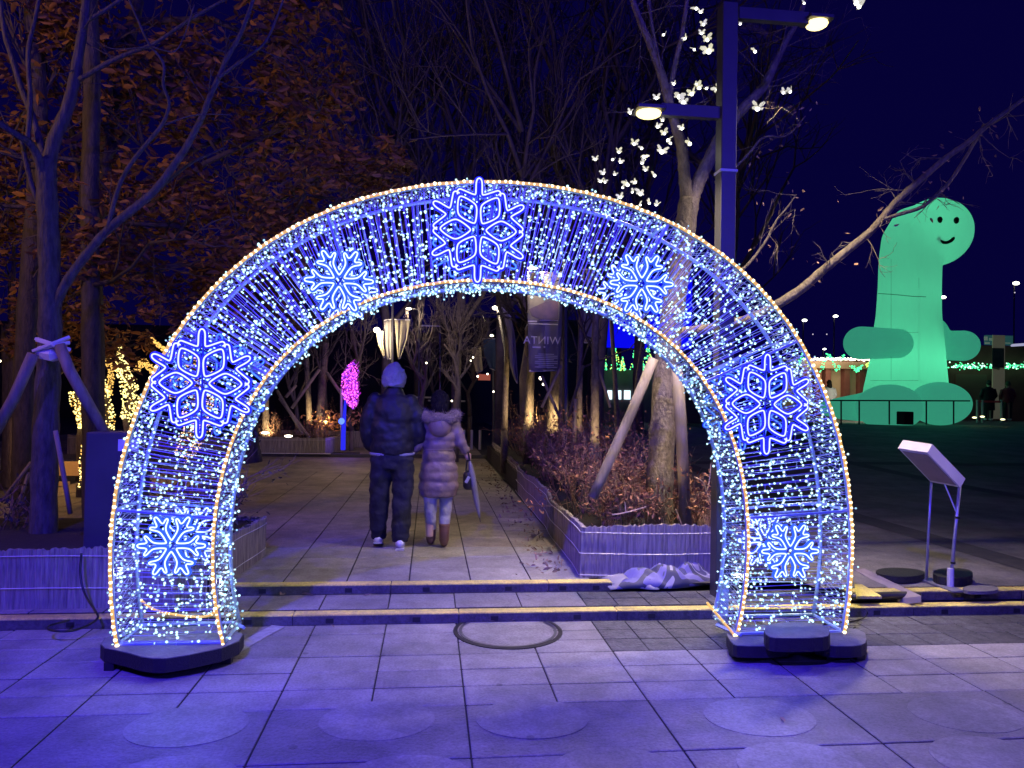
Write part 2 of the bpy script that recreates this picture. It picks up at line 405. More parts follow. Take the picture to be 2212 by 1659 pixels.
# manhole ring
c = G(1097, 1363, 0)
t = thing('manhole_cover', 'round stone manhole cover with dark metal rings in front of the steps', 'manhole cover', (c.x, c.y, 0))
for (ra, rb, z, m) in ((.385, .355, .006, blackm), (.345, .325, .005, lampgrey)):
    b = MB(); n = 48
    for k in range(n):
        a, a2 = 2*math.pi*k/n, 2*math.pi*(k+1)/n
        q = lambda r, an, zz: (c.x+r*math.cos(an), c.y+r*math.sin(an), zz)
        b.quad(q(rb, a, z), q(ra, a, z), q(ra, a2, z), q(rb, a2, z)); b.quad(q(ra, a, -.01), q(ra, a2, -.01), q(ra, a2, z), q(ra, a, z))
    b.build('metal_ring', m, t)
b = MB(); n = 40; b.prism([(c.x+.322*math.cos(2*math.pi*k/n), c.y+.322*math.sin(2*math.pi*k/n)) for k in range(n)], -.01, .0042); b.build('stone_disc', stone, t)

# ------------------------------------------------------------------ planters wrapped in reed matting
def matting(t, path, z0, z1, lines, wave=0.0, step=.014, topw=0.0):
    pts = [Vector((*p, 0)) for p in path]; run = []; 
    for a, b in zip(pts, pts[1:]):
        n = max(2, int((b-a).length/step))
        for i in range(n): run.append(a.lerp(b, i/n))
    run.append(pts[-1]); b = MB(); vs = []; hs = []
    for i, p in enumerate(run):
        t0 = (run[min(i+1, len(run)-1)]-run[max(i-1, 0)]).normalized(); nn = Vector((t0.y, -t0.x, 0))
        s = i*step; off = .006*(1 if i % 2 else -.3)+wave*(math.sin(s*2.1)+.6*math.sin(s*5.3+1))
        h = z1+topw*(math.sin(s*1.7)+.5*math.sin(s*4.1+2))+random.uniform(-.012, .012); hs.append(h)
        for k in range(5):
            z = z0+(h-z0)*k/4; q = p+nn*(off*(.4+.6*k/4)); vs.append((q.x, q.y, z))
        q = p+nn*(off-.03); vs.append((q.x, q.y, h))
    N = 6
    for i in range(len(run)-1):
        for k in range(N-1): b.f.append((i*N+k, (i+1)*N+k, (i+1)*N+k+1, i*N+k+1)); b.m.append(0)
    b.v = vs; b.build('reed_mat', reed, t)
    for fr in lines:
        pl = []
        for i in range(0, len(run), 3):
            t0 = (run[min(i+1, len(run)-1)]-run[max(i-1, 0)]).normalized(); nn = Vector((t0.y, -t0.x, 0))
            s = i*step; off = .012+wave*(math.sin(s*2.1)+.6*math.sin(s*5.3+1))*(.4+.6*fr)
            q = run[i]+nn*(off+.004); pl.append((q.x, q.y, z0+(z1-.012-z0)*fr+.006*math.sin(i*.06)))
        b = MB(); b.tube(pl, .0032, 4); b.build('twine', twine, t)
tp = thing('planter', 'long planter of dry shrubs wrapped in pale reed matting right of the path', 'planter', (0, 0, 0))
matting(tp, [(2.92, 17.5), (2.92, 6.13)][::-1][::1], Z2, .54, (.9,), .01, .06, .01)
matting(tp, [(2.92, 6.13), (1.27, 6.13), (1.31, 6.6), (1.36, 8.5), (1.38, 10.5), (1.42, 13), (1.5, 17.5)][::-1], Z2, .56, (.93, .5, .06), .018, .02, .018)
b = MB(); b.box((2.14, 12.0, .30), (1.5, 11.6, .32)); b.build('soil', soil, tp)
tl = thing('planter', 'reed-wrapped planter with bare trees at the left edge beside the arch', 'planter', (0, 0, 0))
matting(tl, [(-6.5, 5.66), (-1.62, 5.66), (-1.55, 5.9), (-1.5, 7.1), (-2.2, 7.3)], .0, .50, (.92, .45), .01, .016, .01)
b = MB(); b.box((-4.1, 6.5, .25), (5.0, 1.6, .40)); b.build('soil', soil, tl)
tf = thing('planter', 'low reed-wrapped planter across the far end of the path on the left', 'planter', (0, 0, 0))
a1 = P(530, 982, 18.2); a2 = P(702, 982, 18.2)
matting(tf, [(a1.x-4, 18.2), (a2.x, 18.2), (a2.x+.3, 20.5)], Z2, .58, (.9,), .01, .05, .01)
b = MB(); b.box(((a1.x-4+a2.x)/2, 19.6, .3), (a2.x-a1.x+3.9, 2.6, .40)); b.build('soil', soil, tf)
b = MB(); b.box((a2.x+.9, 21.2, .38), (5, .08, .46)); o = b.build('low_screen', reed, None, label='low reed screen behind the pink light ornament', cat='screen')
# kerb across the path's far end
b = MB(); b.box((-2, 18.0, .17), (12, .12, .10)); structure(b.build('far_kerb', bandpave))
b = MB(); b.box((P(625, 984, 17.9).x, 17.9, .225), (1.9, .05, .012)); structure(b.build('kerb_edge', strap))

# ------------------------------------------------------------------ the arch
YF, YB = 4.66, 5.04
AO = (.466, .675, 2.367); AI = (.40, .70, 1.715)
def hoop(which, t, y, dr=0.0):
    cx, cz, r = AO if which == 'o' else AI
    zb = .13; a0 = math.asin((zb-cz)/r); th = math.pi-a0+(2*a0-math.pi)*t if False else (math.pi-a0)+((a0)-(math.pi-a0))*t
    rr = r+dr+.032*(-math.cos(4*th))
    return Vector((cx+rr*math.cos(th), y, max(cz+rr*math.sin(th), .12)))
arch = thing('light_arch', 'big horseshoe arch of white fairy lights with blue snowflakes standing on the square', 'light arch', (.46, 4.85, 0))
for w, y, lab in (('o', YF, None), ('i', YF, None), ('o', YB, None), ('i', YB, None)):
    b = MB(); b.tube([hoop(w, i/110, y) for i in range(111)], .0135, 6); b.build('hoop', framem, arch, True)
    if y == YF: RA = 1
def shift_t(t): return .03*math.sin(math.pi*t/.36) if t < .36 else (-.03*math.sin(math.pi*(1-t)/.36) if t > .64 else 0)
TS = [0.0, .095, .232, .363, .49, .628, .765, .905, 1.0]
for t in TS:
    for y in (YF, YB):
        b = MB(); b.tube([hoop('o', t, y), hoop('i', t+shift_t(t), y)], .010, 5); b.build('strut', framem, arch)
    for w in 'oi':
        b = MB(); b.tube([hoop(w, t, YF), hoop(w, t, YB)], .011, 5); b.build('strut', framem, arch)
# rope lights
for w in 'oi':
    n = 900; pl = [hoop(w, i/n, YF-.02)+Vector((0, .003*math.sin(i*.37), .0)) for i in range(n+1)]
    b = MB(); b.tube(pl[::4], .0095, 6); ro = b.build('rope_light', rope_w, arch, True)
    L = 0; out = [pl[0]]
    for a, c2 in zip(pl, pl[1:]):
        L += (c2-a).length
        if L > .0355: L = 0; out.append(c2)
    out = [p+Vector((RN.normal()*.002, -.004, RN.normal()*.002)) for p in out]
    bl = bulbs('rope_bulbs', out, .0105, bulb_w, ro, kind='stuff')
# rope tail across the left foot and a short one at the right foot
pa = hoop('o', .012, YB); pb = hoop('i', .02, YF-.02)
pl = chaikin([pa+Vector((.0, 0, .06)), pa+Vector((.08, -.02, .0)), pa.lerp(pb, .5)+Vector((0, 0, -.0)), pb+Vector((-.05, 0, .03)), pb+Vector((.0, 0, .1))], 3, False)
b = MB(); b.tube(pl, .0075, 6); ro = b.build('rope_light', rope_w, arch, True)
out = []
for a, c2 in zip(pl, pl[1:]):
    k = max(1, int((c2-a).length/.034)); out += [a.lerp(c2, i/k) for i in range(k)]
bulbs('rope_bulbs', out, .0075, bulb_w, ro, kind='stuff')
pl = [hoop('i', .99, YB)+Vector((-.06, 0, .03)), hoop('i', 1, YF)+Vector((-.02, -.03, .0))]
b = MB(); b.tube(pl, .009, 6); ro = b.build('rope_light', rope_w, arch, True)
bulbs('rope_bulbs', [pl[0].lerp(pl[1], i/11) for i in range(12)], .0085, bulb_w, ro, kind='stuff')

# curtain wires and bulbs
wf, bf, bd = MB(), [], []
def curtain(y, n, per, mbw, blist, sgn):
    ts = np.sort(np.clip((np.arange(n)+.2+RN.rand(n)*.5)/n, .002, .998))
    for t in ts:
        sk = RN.normal()*.0018; a = hoop('o', t, y); sh = .03*math.sin(math.pi*t/.36) if t < .36 else (-.03*math.sin(math.pi*(1-t)/.36) if t > .64 else 0); c = hoop('i', min(1, max(0, t+sk+sh)), y)
        m = a.lerp(c, .5)+Vector((RN.normal()*.004, RN.normal()*.012, RN.normal()*.004))
        mbw.tube([a, m, c], .0021, 3, cap=False)
        if RN.rand() < .5: mbw.tube([a+Vector((.006, -.006, 0)), m+Vector((.007, .004, .004)), c+Vector((.004, .006, 0))], .0017, 3, cap=False)
        k = RN.poisson(per)
        d = (c-a).normalized(); pp = Vector((d.z, 0, -d.x))
        for _ in range(k):
            f = RN.rand()*.96+.02; p = a.lerp(m, f*2) if f < .5 else m.lerp(c, f*2-1)
            if RN.rand() < .55:
                q = p+pp*(RN.choice((-1, 1))*(.012+RN.rand()*.03))+d*(RN.normal()*.008)+Vector((0, RN.normal()*.01, 0))
                mbw.tube([p, q], .0017, 3, cap=False); p = q
            blist.append(p)
curtain(YF+.012, 285, 10.5, wf, bf, 1)
w = wf.build('curtain_wires', wirem, arch, kind='stuff')
bulbs('fairy_bulbs', bf, .0074, bulb_c, arch, .35, kind='stuff')
wb = MB(); bb = []
curtain(YB-.01, 170, 6.0, wb, bb, -1)
wb.build('curtain_wires', wirem, arch, kind='stuff')
bulbs('fairy_bulbs', bb, .0075, bulb_c2, arch, .35, kind='stuff')
# net lights round the rims
for w, n, na in (('o', 1150, 210), ('i', 1350, 210)):
    mbw = MB(); pts = []; dim = []
    prev = None
    for s in range(5):
        for i in range(na):
            t = (i+RN.rand()*.8)/na; t = min(.999, t)
            y = YF+(YB-YF)*(.5+.5*math.sin(i*1.9+s*1.3)*(.6+.4*RN.rand()))
            p = hoop(w, t, y, RN.normal()*.006)
            if prev is not None and (p-prev).length < .6: mbw.tube([prev, p], .0016, 3, cap=False)
            prev = p
        prev = None
    for i in range(n):
        t = RN.rand(); y = YF+(YB-YF)*RN.rand(); dr = abs(RN.normal())*.022*(1 if w == 'o' else -1)
        p = hoop(w, t, y, dr); (pts if RN.rand() < .62 else dim).append(p)
        mbw.tube([hoop(w, t, y), p], .0015, 3, cap=False)
    mbw.build('net_wires', wirem, arch, kind='stuff')
    bulbs('fairy_bulbs', pts, .0075, bulb_c, arch, .3, kind='stuff'); bulbs('fairy_bulbs', dim, .0068, bulb_c2, arch, .3, kind='stuff')

# snowflakes
def flake_big(c, r, ang, case, core, lab, back=False):
    lines = []
    arm = [(.70, .43), (.76, .44), (.82, .40), (.79, .31), (.70, .08), (.74, .062), (1.0, .062), (1.06, 0), (1.0, -.062), (.74, -.062), (.70, -.08), (.79, -.31), (.82, -.40), (.76, -.44), (.70, -.43)]
    o = []
    for k in range(6):
        a = ang+R(60*k); ca, sa = math.cos(a), math.sin(a)
        for (u, v) in arm[::-1]: o.append(Vector(((u*ca-v*sa)*r, 0, (u*sa+v*ca)*r)))
    na_ = len(arm)
    # an open outline per arm and one closed petal between arms
    for k in range(6):
        seg = o[k*na_:(k+1)*na_]; lines.append((chaikin(seg, 2, False), False))
        a = ang+R(60*k+30); ca, sa = math.cos(a), math.sin(a)
        pet = [(.16, -.03), (.16, .03), (.40, .195), (.52, .195), (.76, .04), (.76, -.04), (.52, -.195), (.40, -.195)]
        lines.append((chaikin([Vector(((u*ca-v*sa)*r, 0, (u*sa+v*ca)*r)) for (u, v) in pet], 2, True), True))
    return lines
def flake_small(c, r, ang, *a):
    o = []
    arm = [(.60, .06), (.50, .10), (.34, .17), (.20, .10)]
    for k in range(6):
        a = ang+R(60*k); ca, sa = math.cos(a), math.sin(a)
        f = lambda u, v: Vector(((u*ca-v*sa)*r, 0, (u*sa+v*ca)*r))
        o += [f(u, v) for (u, v) in [(.17, -.075), (.45, -.075), (.60, -.12), (.78, -.33), (.84, -.27), (.70, -.08), (1.0, -.06), (1.04, 0), (1.0, .06), (.70, .08), (.84, .27), (.78, .33), (.60, .12), (.45, .075), (.17, .075)]]
        b2 = a+R(30); cb, sb = math.cos(b2), math.sin(b2)
        g = lambda u, v: Vector(((u*cb-v*sb)*r, 0, (u*sb+v*cb)*r))
    return [(chaikin(o, 2, True), True)]
def snowflake(px, py, Y, r, ang, kind, case, core, label, n=0):
    c = P(px, py, Y); b = MB()
    for pts, cl in (flake_big if kind == 'big' else flake_small)(c, r, ang, None, None, None):
        p2 = [c+q for q in pts]
        b.tube(p2, .016, 7, 0, cl); b.tube([q+Vector((0, -.0125, 0)) for q in p2], .0054, 6, 1, cl)  # wide casing carries the blue halo, thin core in front
    # mounting bars
    o = b.build('snowflake', [case, core], arch, True); o['label'] = label
    b = MB()
    a = ang
    b.tube([c+Vector((math.cos(a)*r, .016, math.sin(a)*r)), c-Vector((math.cos(a)*r, -.016, math.sin(a)*r))], .006, 4)
    b.build('mounting_bar', mat("blue_bar", (.05, .06, .35), .5), o)
    return c
FL = [(1033, 498, .312, 90, 'big', 'large blue neon snowflake at the crown of the arch'),
      (435, 828, .312, 90, 'big', 'large blue neon snowflake on the left shoulder of the arch'),
      (1655, 873, .31, 90, 'big', 'large blue neon snowflake on the right shoulder of the arch'),
      (733, 607, .20, 60, 'small', 'small white neon snowflake upper left on the arch'),
      (1385, 613, .20, 60, 'small', 'small white neon snowflake upper right on the arch'),
      (372, 1178, .188, 60, 'small', 'small white neon snowflake low on the left leg'),
      (1705, 1190, .188, 60, 'small', 'small white neon snowflake low on the right leg')]
for (px, py, r, an, kd, lab) in FL:
    big = kd == 'big'
    c = snowflake(px, py, YF-.035, r, R(an), kd, neon_halo_case if big else neon_halo_case_s, neon_core if big else neon_core_s, lab)
    cb = Vector((c.x, YB-.05, c.z)); dx = (c.x*(YB)/(YF))  # the twin on the rear face
    b = MB()
    for pts, cl in (flake_big if big else flake_small)(None, r, R(an), None, None, None):
        p2 = [cb+q for q in pts]; b.tube(p2, .011, 6, 0, cl); b.tube([q+Vector((0, -.008, 0)) for q in p2], .006, 5, 1, cl)
    o = b.build('snowflake', [neon_back_halo if big else neon_halo_case_s, neon_back if big else neon_core_s], arch, True); o['label'] = lab.replace('neon snowflake', 'neon snowflake on the rear face,')
    lamp('snowflake_glow', 'POINT', (c.x, YF+.16, c.z), 7 if big else 4, (.03, .05, 1), .03)
# the light the bulbs give
for t in np.linspace(.03, .97, 17):
    p = (hoop('o', t, (YF+YB)/2)+hoop('i', t, (YF+YB)/2))/2; lamp('fairy_glow', 'POINT', p, 1.7, (.55, .76, 1), .02)
for q_ in (hoop('o', .03, YF), hoop('i', .03, YF), hoop('o', .97, YF), hoop('i', .97, YF)): lamp('fairy_glow', 'POINT', q_+Vector((0, .12, .16)), 1.1, (.8, .95, 1), .02)

# weights on the feet of the arch
def slab(name, pts, ztop, th, label, cat='weight', feet=(), group=None):
    poly = [G(px, py, ztop) for (px, py) in pts]; c = sum(poly, Vector())/len(poly)
    t = thing(name, label, cat, (c.x, c.y, ztop-th-.0), group)
    pl = chaikin([Vector((p.x, p.y, 0)) for p in poly], 1)
    b = MB(); b.prism([(p.x, p.y) for p in pl], ztop-th, ztop, 0, 0)
    n = len(pl); inner = [(c.x+(p.x-c.x)*.985, c.y+(p.y-c.y)*.985) for p in pl]
    b.build('slab_edge', slabe, t)
    b = MB(); b.prism(inner, ztop, ztop+.004, 0); b.build('slab_top', slabm, t)
    for (x, y) in feet:
        q = G(x, y, ztop); b = MB(); b.box((q.x, q.y, (ztop-th)/2), (.055, .055, ztop-th-.001)); b.build('foot', blackm, t)
    return t
slab('weight_slab', [(213, 1399), (262, 1408), (318, 1424), (372, 1424), (512, 1394), (532, 1364), (420, 1346), (292, 1350), (228, 1376)], .125, .078,
     'dark angular stone slab under the left foot of the arch', feet=((240, 1400), (492, 1388), (500, 1370), (300, 1362)))
slab('weight_slab', [(1566, 1366), (1580, 1392), (1596, 1397), (1690, 1397), (1722, 1384), (1726, 1358), (1680, 1350), (1580, 1352)], .115, .07,
     'dark stone slab under the right foot of the arch, near the path', feet=((1588, 1380), (1690, 1380)))
slab('weight_slab', [(1748, 1360), (1752, 1386), (1790, 1397), (1856, 1397), (1874, 1388), (1868, 1362), (1800, 1352)], .115, .07,
     'dark stone slab under the right foot of the arch, outermost', feet=((1790, 1385), (1855, 1385)))
slab('weight_slab', [(1648, 1358), (1656, 1376), (1680, 1380), (1772, 1379), (1795, 1373), (1788, 1352), (1740, 1344), (1670, 1346)], .20, .082,
     'dark stone slab bridging the two slabs at the right foot of the arch')
b = MB(); q0, q1 = G(1590, 1405, .03), G(1850, 1402, .03); b.box(((q0.x+q1.x)/2, (q0.y+q1.y)/2, .022), ((q1-q0).length, .05, .036)); b.build('steel_bar', blackm, arch)
b = MB(); q0, q1 = G(240, 1418, .03), G(500, 1396, .03)
b.tube([G(262, 1412, .03), G(492, 1392, .03)], .016, 4); b.build('steel_bar', framem, arch)
for (a_, b_) in (((250, 1380), (300, 1352)), ((300, 1352), (505, 1345)), ((505, 1345), (527, 1356)), ((1548, 1350), (1600, 1372))):
    b = MB(); b.tube([G(*a_, .14), G(*b_, .14)], .013, 4); b.build('base_tube', framem, arch)
b = MB(); b.box((G(1553, 1300, .2).x, 5.08, .22), (.07, .02, .30)); b.build('base_plate', framem, arch)
b = MB(); q = G(512, 1392, .004); b.box((q.x+.1, q.y+.12, .006), (.10, .52, .008), rot=Matrix.Rotation(R(-20), 3, 'Z'))
b.build('steel_plate', mat("scuffed_steel", (.35, .34, .38), .5, .4, 20), None, label='scuffed flat steel plate sticking out from under the left arch slab', cat='plate')
# ------------------------------------------------------------------ trees
def limb(mb, pts, w0, w1, Y, n=8, wob=0.0, Y2=None):
    """a limb along sight-line points; widths in metres"""
    q = []; N = len(pts)
    for i, (x, y) in enumerate(pts):
        yy = Y+((Y2 if Y2 is not None else Y)-Y)*i/(N-1); q.append(P(x, y, yy))
    q = chaikin(q, 2, False); n2 = len(q)
    rr = [(w0+(w1-w0)*(i/(n2-1)))/2*(1+.06*math.sin(i*2.3)) for i in range(n2)]
    mb.tube(q, rr, n); return q
def twigs(mb, p, d, L, r, depth, rs, up_=.25, spread=.6, tips=None, n=4, kids=(2, 4)):
    d = d.normalized(); segs = 3; pts = [p]; q = p
    for i in range(segs):
        d = (d+Vector(rs.normal(size=3))*.16+Vector((0, 0, up_*.18))).normalized(); q = q+d*(L/segs); pts.append(q)
    mb.tube(pts, [r, r*.85, r*.7, r*.5], n, cap=False)
    if depth <= 0:
        if tips is not None: tips.append((q, d))
        return
    for k in range(rs.randint(*kids)):
        j = rs.randint(1, segs+1); nd = (d+Vector(rs.normal(size=3))*spread).normalized()
        twigs(mb, pts[j], nd, L*rs.uniform(.55, .8), r*.58, depth-1, rs, up_, spread, tips, max(3, n-1), kids)
def along(mb, q, n, L, r, depth, seed, tips=None, f0=.3, bias=Vector((0, 0, .4)), **k):
    rs = np.random.RandomState(seed)
    for i in range(n):
        a = q[int((f0+(1-f0)*rs.rand())*(len(q)-1))]; d = Vector(rs.normal(size=3))*.8+bias
        twigs(mb, a, d, L*rs.uniform(.6, 1.2), r, depth, rs, tips=tips, **k)

# the bare tree at the left, with its support poles
Y0 = 6.6
t = thing('bare_tree', 'tall bare blue-lit tree with forked trunk and support poles at the left edge', 'tree', P(105, 1190, Y0))
b = MB(); px = 1597/6.6/1.0
m = lambda w: w*Y0/1597
tr = limb(b, [(94, 1215), (95, 1050), (100, 900), (106, 780), (109, 700), (107, 560), (102, 430), (99, 344)], m(52), m(36), Y0, 12)
b.build('trunk', bark_l, t, True)
b = MB()
qs = []
qs.append(limb(b, [(101, 400), (112, 310), (142, 250), (158, 190), (168, 130), (180, 60), (192, -40)], m(30), m(15), Y0, 9))
qs.append(limb(b, [(98, 420), (84, 340), (62, 305), (44, 297), (0, 267), (-60, 230)], m(20), m(9), Y0, 7, Y2=6.2))
qs.append(limb(b, [(95, 345), (88, 310), (65, 235), (45, 190), (25, 120), (8, 70), (0, -10)], m(16), m(9), Y0, 7, Y2=6.9))
qs.append(limb(b, [(60, 300), (67, 215), (62, 160), (60, 103), (74, 50), (86, -10)], m(11), m(7), Y0, 6))
qs.append(limb(b, [(92, 460), (80, 430), (68, 400), (52, 330), (46, 300)], m(13), m(8), Y0, 6))
qs.append(limb(b, [(112, 680), (140, 612), (190, 545), (232, 495), (290, 450), (335, 413), (370, 365), (400, 323), (420, 285), (439, 249), (452, 210), (473, 168), (492, 120), (520, 77), (550, -10)], m(21), m(7), Y0, 8, Y2=6.0))
qs.append(limb(b, [(234, 490), (248, 430), (262, 387), (285, 350), (310, 318), (352, 270), (366, 232), (365, 215), (350, 182), (357, 142), (340, 115), (322, 99), (292, 30), (270, -20)], m(10), m(4), 6.45, 6, Y2=6.1))
qs.append(limb(b, [(170, 172), (181, 166), (236, 133), (290, 110), (327, 99), (370, 70), (408, 43), (477, 4), (520, -20)], m(11), m(5), Y0, 6, Y2=6.2))
qs.append(limb(b, [(473, 168), (510, 140), (545, 115), (572, 95), (592, 55), (615, -10)], m(7), m(4), 6.1, 5))
qs.append(limb(b, [(335, 415), (380, 375), (418, 348), (450, 335), (486, 318)], m(9), m(4), 6.5, 5, Y2=7.2))
qs.append(limb(b, [(186, 45), (215, 30), (260, 0), (290, -20)], m(10), m(6), Y0, 5))
qs.append(limb(b, [(322, 99), (350, 108), (382, 116), (405, 60), (420, 10)], m(4), m(2.5), 6.15, 4))
qs.append(limb(b, [(325, 100), (280, 106), (240, 106), (225, 98)], m(4), m(2), 6.15, 4))
qs.append(limb(b, [(357, 270), (400, 252), (440, 246), (500, 248)], m(4), m(2), 6.1, 4))
along(b, qs[5], 6, .35, .006, 1, 3); along(b, qs[7], 5, .3, .005, 1, 4); along(b, qs[0], 5, .4, .006, 1, 5)
b.build('branches', bark_l, t, True)
# support poles tied to the trunk
for pts, w in ((((128, 745), (150, 800), (228, 940)), 21), (((72, 765), (30, 860), (-20, 950)), 21), (((120, 930), (140, 1040), (152, 1110)), 9)):
    b = MB(); b.tube([P(x, y, 6.25) for x, y in pts], m(w)/2, 10); b.build('support_pole', pole_w, t, True)
b = MB()
for ((x0, y0), (x1, y1)) in (((72, 758), (150, 728)), ((78, 732), (152, 756)), ((84, 752), (150, 740)), ((80, 735), (140, 752))):
    b.tube([P(x0, y0, 6.30), P((x0+x1)/2, (y0+y1)/2, 6.22), P(x1, y1, 6.30)], m(8)/2, 5)
b.tube([P(88, 762, 6.35), P(112, 768, 6.28), P(132, 762, 6.35)], m(26)/2, 6)
b.build('tie_strap', strap, t)

# darker trunks behind it
def dark_trunk(pts, w0, w1, Y, label, seed, mt=None, name='bare_tree', br=4, L=1.3):
    t = thing(name, label, 'tree', P(*pts[0], Y)); b = MB(); q = limb(b, pts, w0*Y/1597, w1*Y/1597, Y, 9); b.build('trunk', mt or bark_d, t, True)
    b = MB(); along(b, q, br, L, .03, 3, seed, f0=.35, spread=.5); b.build('branches', mt or bark_d, t, True); return t
dark_trunk([(200, 1190), (198, 900), (196, 700), (194, 480), (196, 330), (200, 200), (196, 60), (190, -40)], 38, 30, 8.4, 'dark straight tree trunk right behind the blue-lit bare tree', 21)
dark_trunk([(50, 1190), (48, 900), (60, 640), (80, 420), (84, 200), (72, 60), (70, -40)], 40, 30, 9.3, 'dark tree trunk behind the left fork of the bare tree', 22)
# oaks that keep their dry leaves
def crown(name, parent, balls, n, size, m, seed, per=5, **kw):
    rs = np.random.RandomState(seed); pos, rot, sc = [], [], []
    wts = np.array([b_[1][0]*b_[1][2] for b_ in balls]); wts /= wts.sum()
    subs = []
    for (c, r) in balls:
        for _ in range(13):
            d = rs.normal(size=3); d /= np.linalg.norm(d); subs.append((np.array(c)+d*np.array(r)*(.35+.65*rs.rand()**.5), min(r)*rs.uniform(.18, .42)))
    for i in range(n):
        c, r = balls[rs.choice(len(balls), p=wts)]
        d = rs.normal(size=3); d /= np.linalg.norm(d); rad = .45+.55*rs.rand()**.6
        if rs.rand() < .5: d[1] = -abs(d[1])
        ctr = np.array(c)+d*np.array(r)*rad
        if rs.rand() < .8: sc_, sr_ = subs[rs.randint(len(subs))]; ctr = sc_+rs.normal(size=3)*sr_*.6
        a0 = rs.rand()*6.28
        for k in range(per):
            a = a0+k*2*math.pi/per+rs.normal()*.35; dr = -.9+rs.rand()*1.3
            x = Vector((math.cos(a), math.sin(a), dr)).normalized(); z = Vector(rs.normal(size=3)); y = z.cross(x).normalized(); z = x.cross(y)
            rot.append([[x.x, y.x, z.x], [x.y, y.y, z.y], [x.z, y.z, z.z]]); pos.append(ctr+rs.normal(size=3)*size*.35); sc.append(size*rs.uniform(.65, 1.35))
    return scatter(name, LEAF_V, LEAF_F, pos, np.array(rot), np.array(sc), m, parent, **kw)
def ballpx(lst, Y, dy):
    o = []
    for (x, y, rx, rz) in lst:
        c = P(x, y, Y+random.uniform(-.5, .5)); o.append(((c.x, c.y, c.z), (rx*Y/1597, dy, rz*Y/1597)))
    return o
def oak(label, trunk, lst, Y, n, size, seed, per=5):
    t = thing('oak_tree', label, 'tree', P(*trunk[0], Y), 'oaks with dry brown leaves')
    b = MB(); q = limb(b, trunk, .30, .14, Y+.4, 9); b.build('trunk', bark_d, t, True)
    bl = ballpx(lst, Y, 1.1); b = MB(); rs = np.random.RandomState(seed)
    for (c, r) in bl:
        a = q[int(rs.uniform(.4, 1)*(len(q)-1))]; c = Vector(c); mid = a.lerp(c, .5)+Vector((0, 0, .25))
        b.tube(chaikin([a, mid, c], 2, False), [.05]*3+[.04]*2+[.03]*20, 5, cap=False) if False else b.tube([a, a.lerp(mid, .5), mid, mid.lerp(c, .5), c], [.055, .05, .04, .03, .018], 5, cap=False)
        for _ in range(5): twigs(b, c, Vector(rs.normal(size=3)), min(r)*1.0, .014, 2, rs)
    b.build('branches', bark_d, t, True)
    crown('leaves', t, bl, n, size, leaf_o, seed, per)
oak('oak with orange-brown dry leaves filling the upper left corner', [(203, 1190), (205, 800), (200, 500), (240, 250), (300, 0)],
    [(60, 60, 150, 130), (250, 90, 150, 120), (420, 200, 150, 140), (560, 60, 120, 110), (640, 120, 100, 150), (310, 320, 170, 130), (500, 380, 160, 130), (150, 300, 130, 140), (30, 420, 90, 150), (690, 240, 80, 120), (600, 260, 120, 120)], 10.0, 1150, .15, 31)
oak('oak whose dim brown leaves end just above the left shoulder of the arch', [(540, 1000), (520, 800), (540, 600), (560, 420)],
    [(350, 520, 150, 130), (520, 520, 150, 120), (660, 420, 120, 90), (760, 400, 110, 80), (840, 380, 55, 50), (440, 640, 120, 80), (620, 560, 100, 80), (250, 600, 100, 110), (200, 480, 90, 110), (560, 660, 90, 60)], 9.2, 1200, .12, 32)
oak('oak with low dull leaves behind the dark trunk at the left edge', [(20, 1190), (25, 900), (15, 700)],
    [(20, 600, 80, 90), (60, 700, 70, 60), (230, 740, 90, 60), (150, 640, 60, 60), (30, 500, 70, 70)], 11.5, 500, .13, 33)

# far bare trees
def bare_tree(label, px, base, top, Y, w, seed, m_=None, group='bare winter trees in the distance', lean=0, depth=4, loc_z=None, bend=.12, kids=(2, 4)):
    rs = np.random.RandomState(seed); p0 = P(px, base, Y); p1 = P(px+lean, top, Y); H = (p1-p0).length
    t = thing('bare_tree', label, 'tree', p0, group); b = MB(); pts = [p0]
    b.tube([Vector((p0.x, p0.y, 0)), p0], w, 7)
    for i in range(1, 7): pts.append(p0.lerp(p1, i/8)+Vector((rs.normal()*bend, rs.normal()*bend, 0))*i/3)
    b.tube(pts, [w*(1-.1*i) for i in range(7)], 7); b.build('trunk', m_ or bark_f, t, True)
    b = MB()
    for i in range(2, 7):
        for _ in range(2 if i < 5 else 3):
            a = rs.rand()*6.28; d = Vector((math.cos(a)*.55, math.sin(a)*.4, 1.0))
            twigs(b, pts[i], d, H*rs.uniform(.2, .34), w*.5, depth, rs, .5, .42, kids=kids)
    b.build('branches', m_ or bark_f, t, True); return t
FAR = [(700, 940, 120, 24, .16, -20), (830, 930, 60, 22, .16, 20), (905, 930, 20, 27, .2, -10), (985, 925, 90, 21, .15, 20), (1075, 925, -20, 24, .2, 10),
       (1135, 925, 60, 19, .15, -15), (1210, 925, -60, 22, .18, 20), (1290, 930, -40, 20, .17, 40), (1380, 930, 30, 25, .2, 0), (1560, 940, 120, 24, .18, 50)]
LB = ['left of centre, thin crown against the navy sky', 'above the man in the dark jacket', 'left of the arch crown', 'rising just behind the top snowflake', 'tallest one above the arch crown',
      'right of the top snowflake', 'with upright limbs right of the arch crown', 'behind the white hanging butterflies', 'behind the forked tree on the right', 'right of the street lamp post']
for (a, l) in zip(FAR, LB):
    bare_tree('dim bare winter tree '+l, a[0], a[1], a[2], a[3], a[4], int(a[0]), lean=a[5])
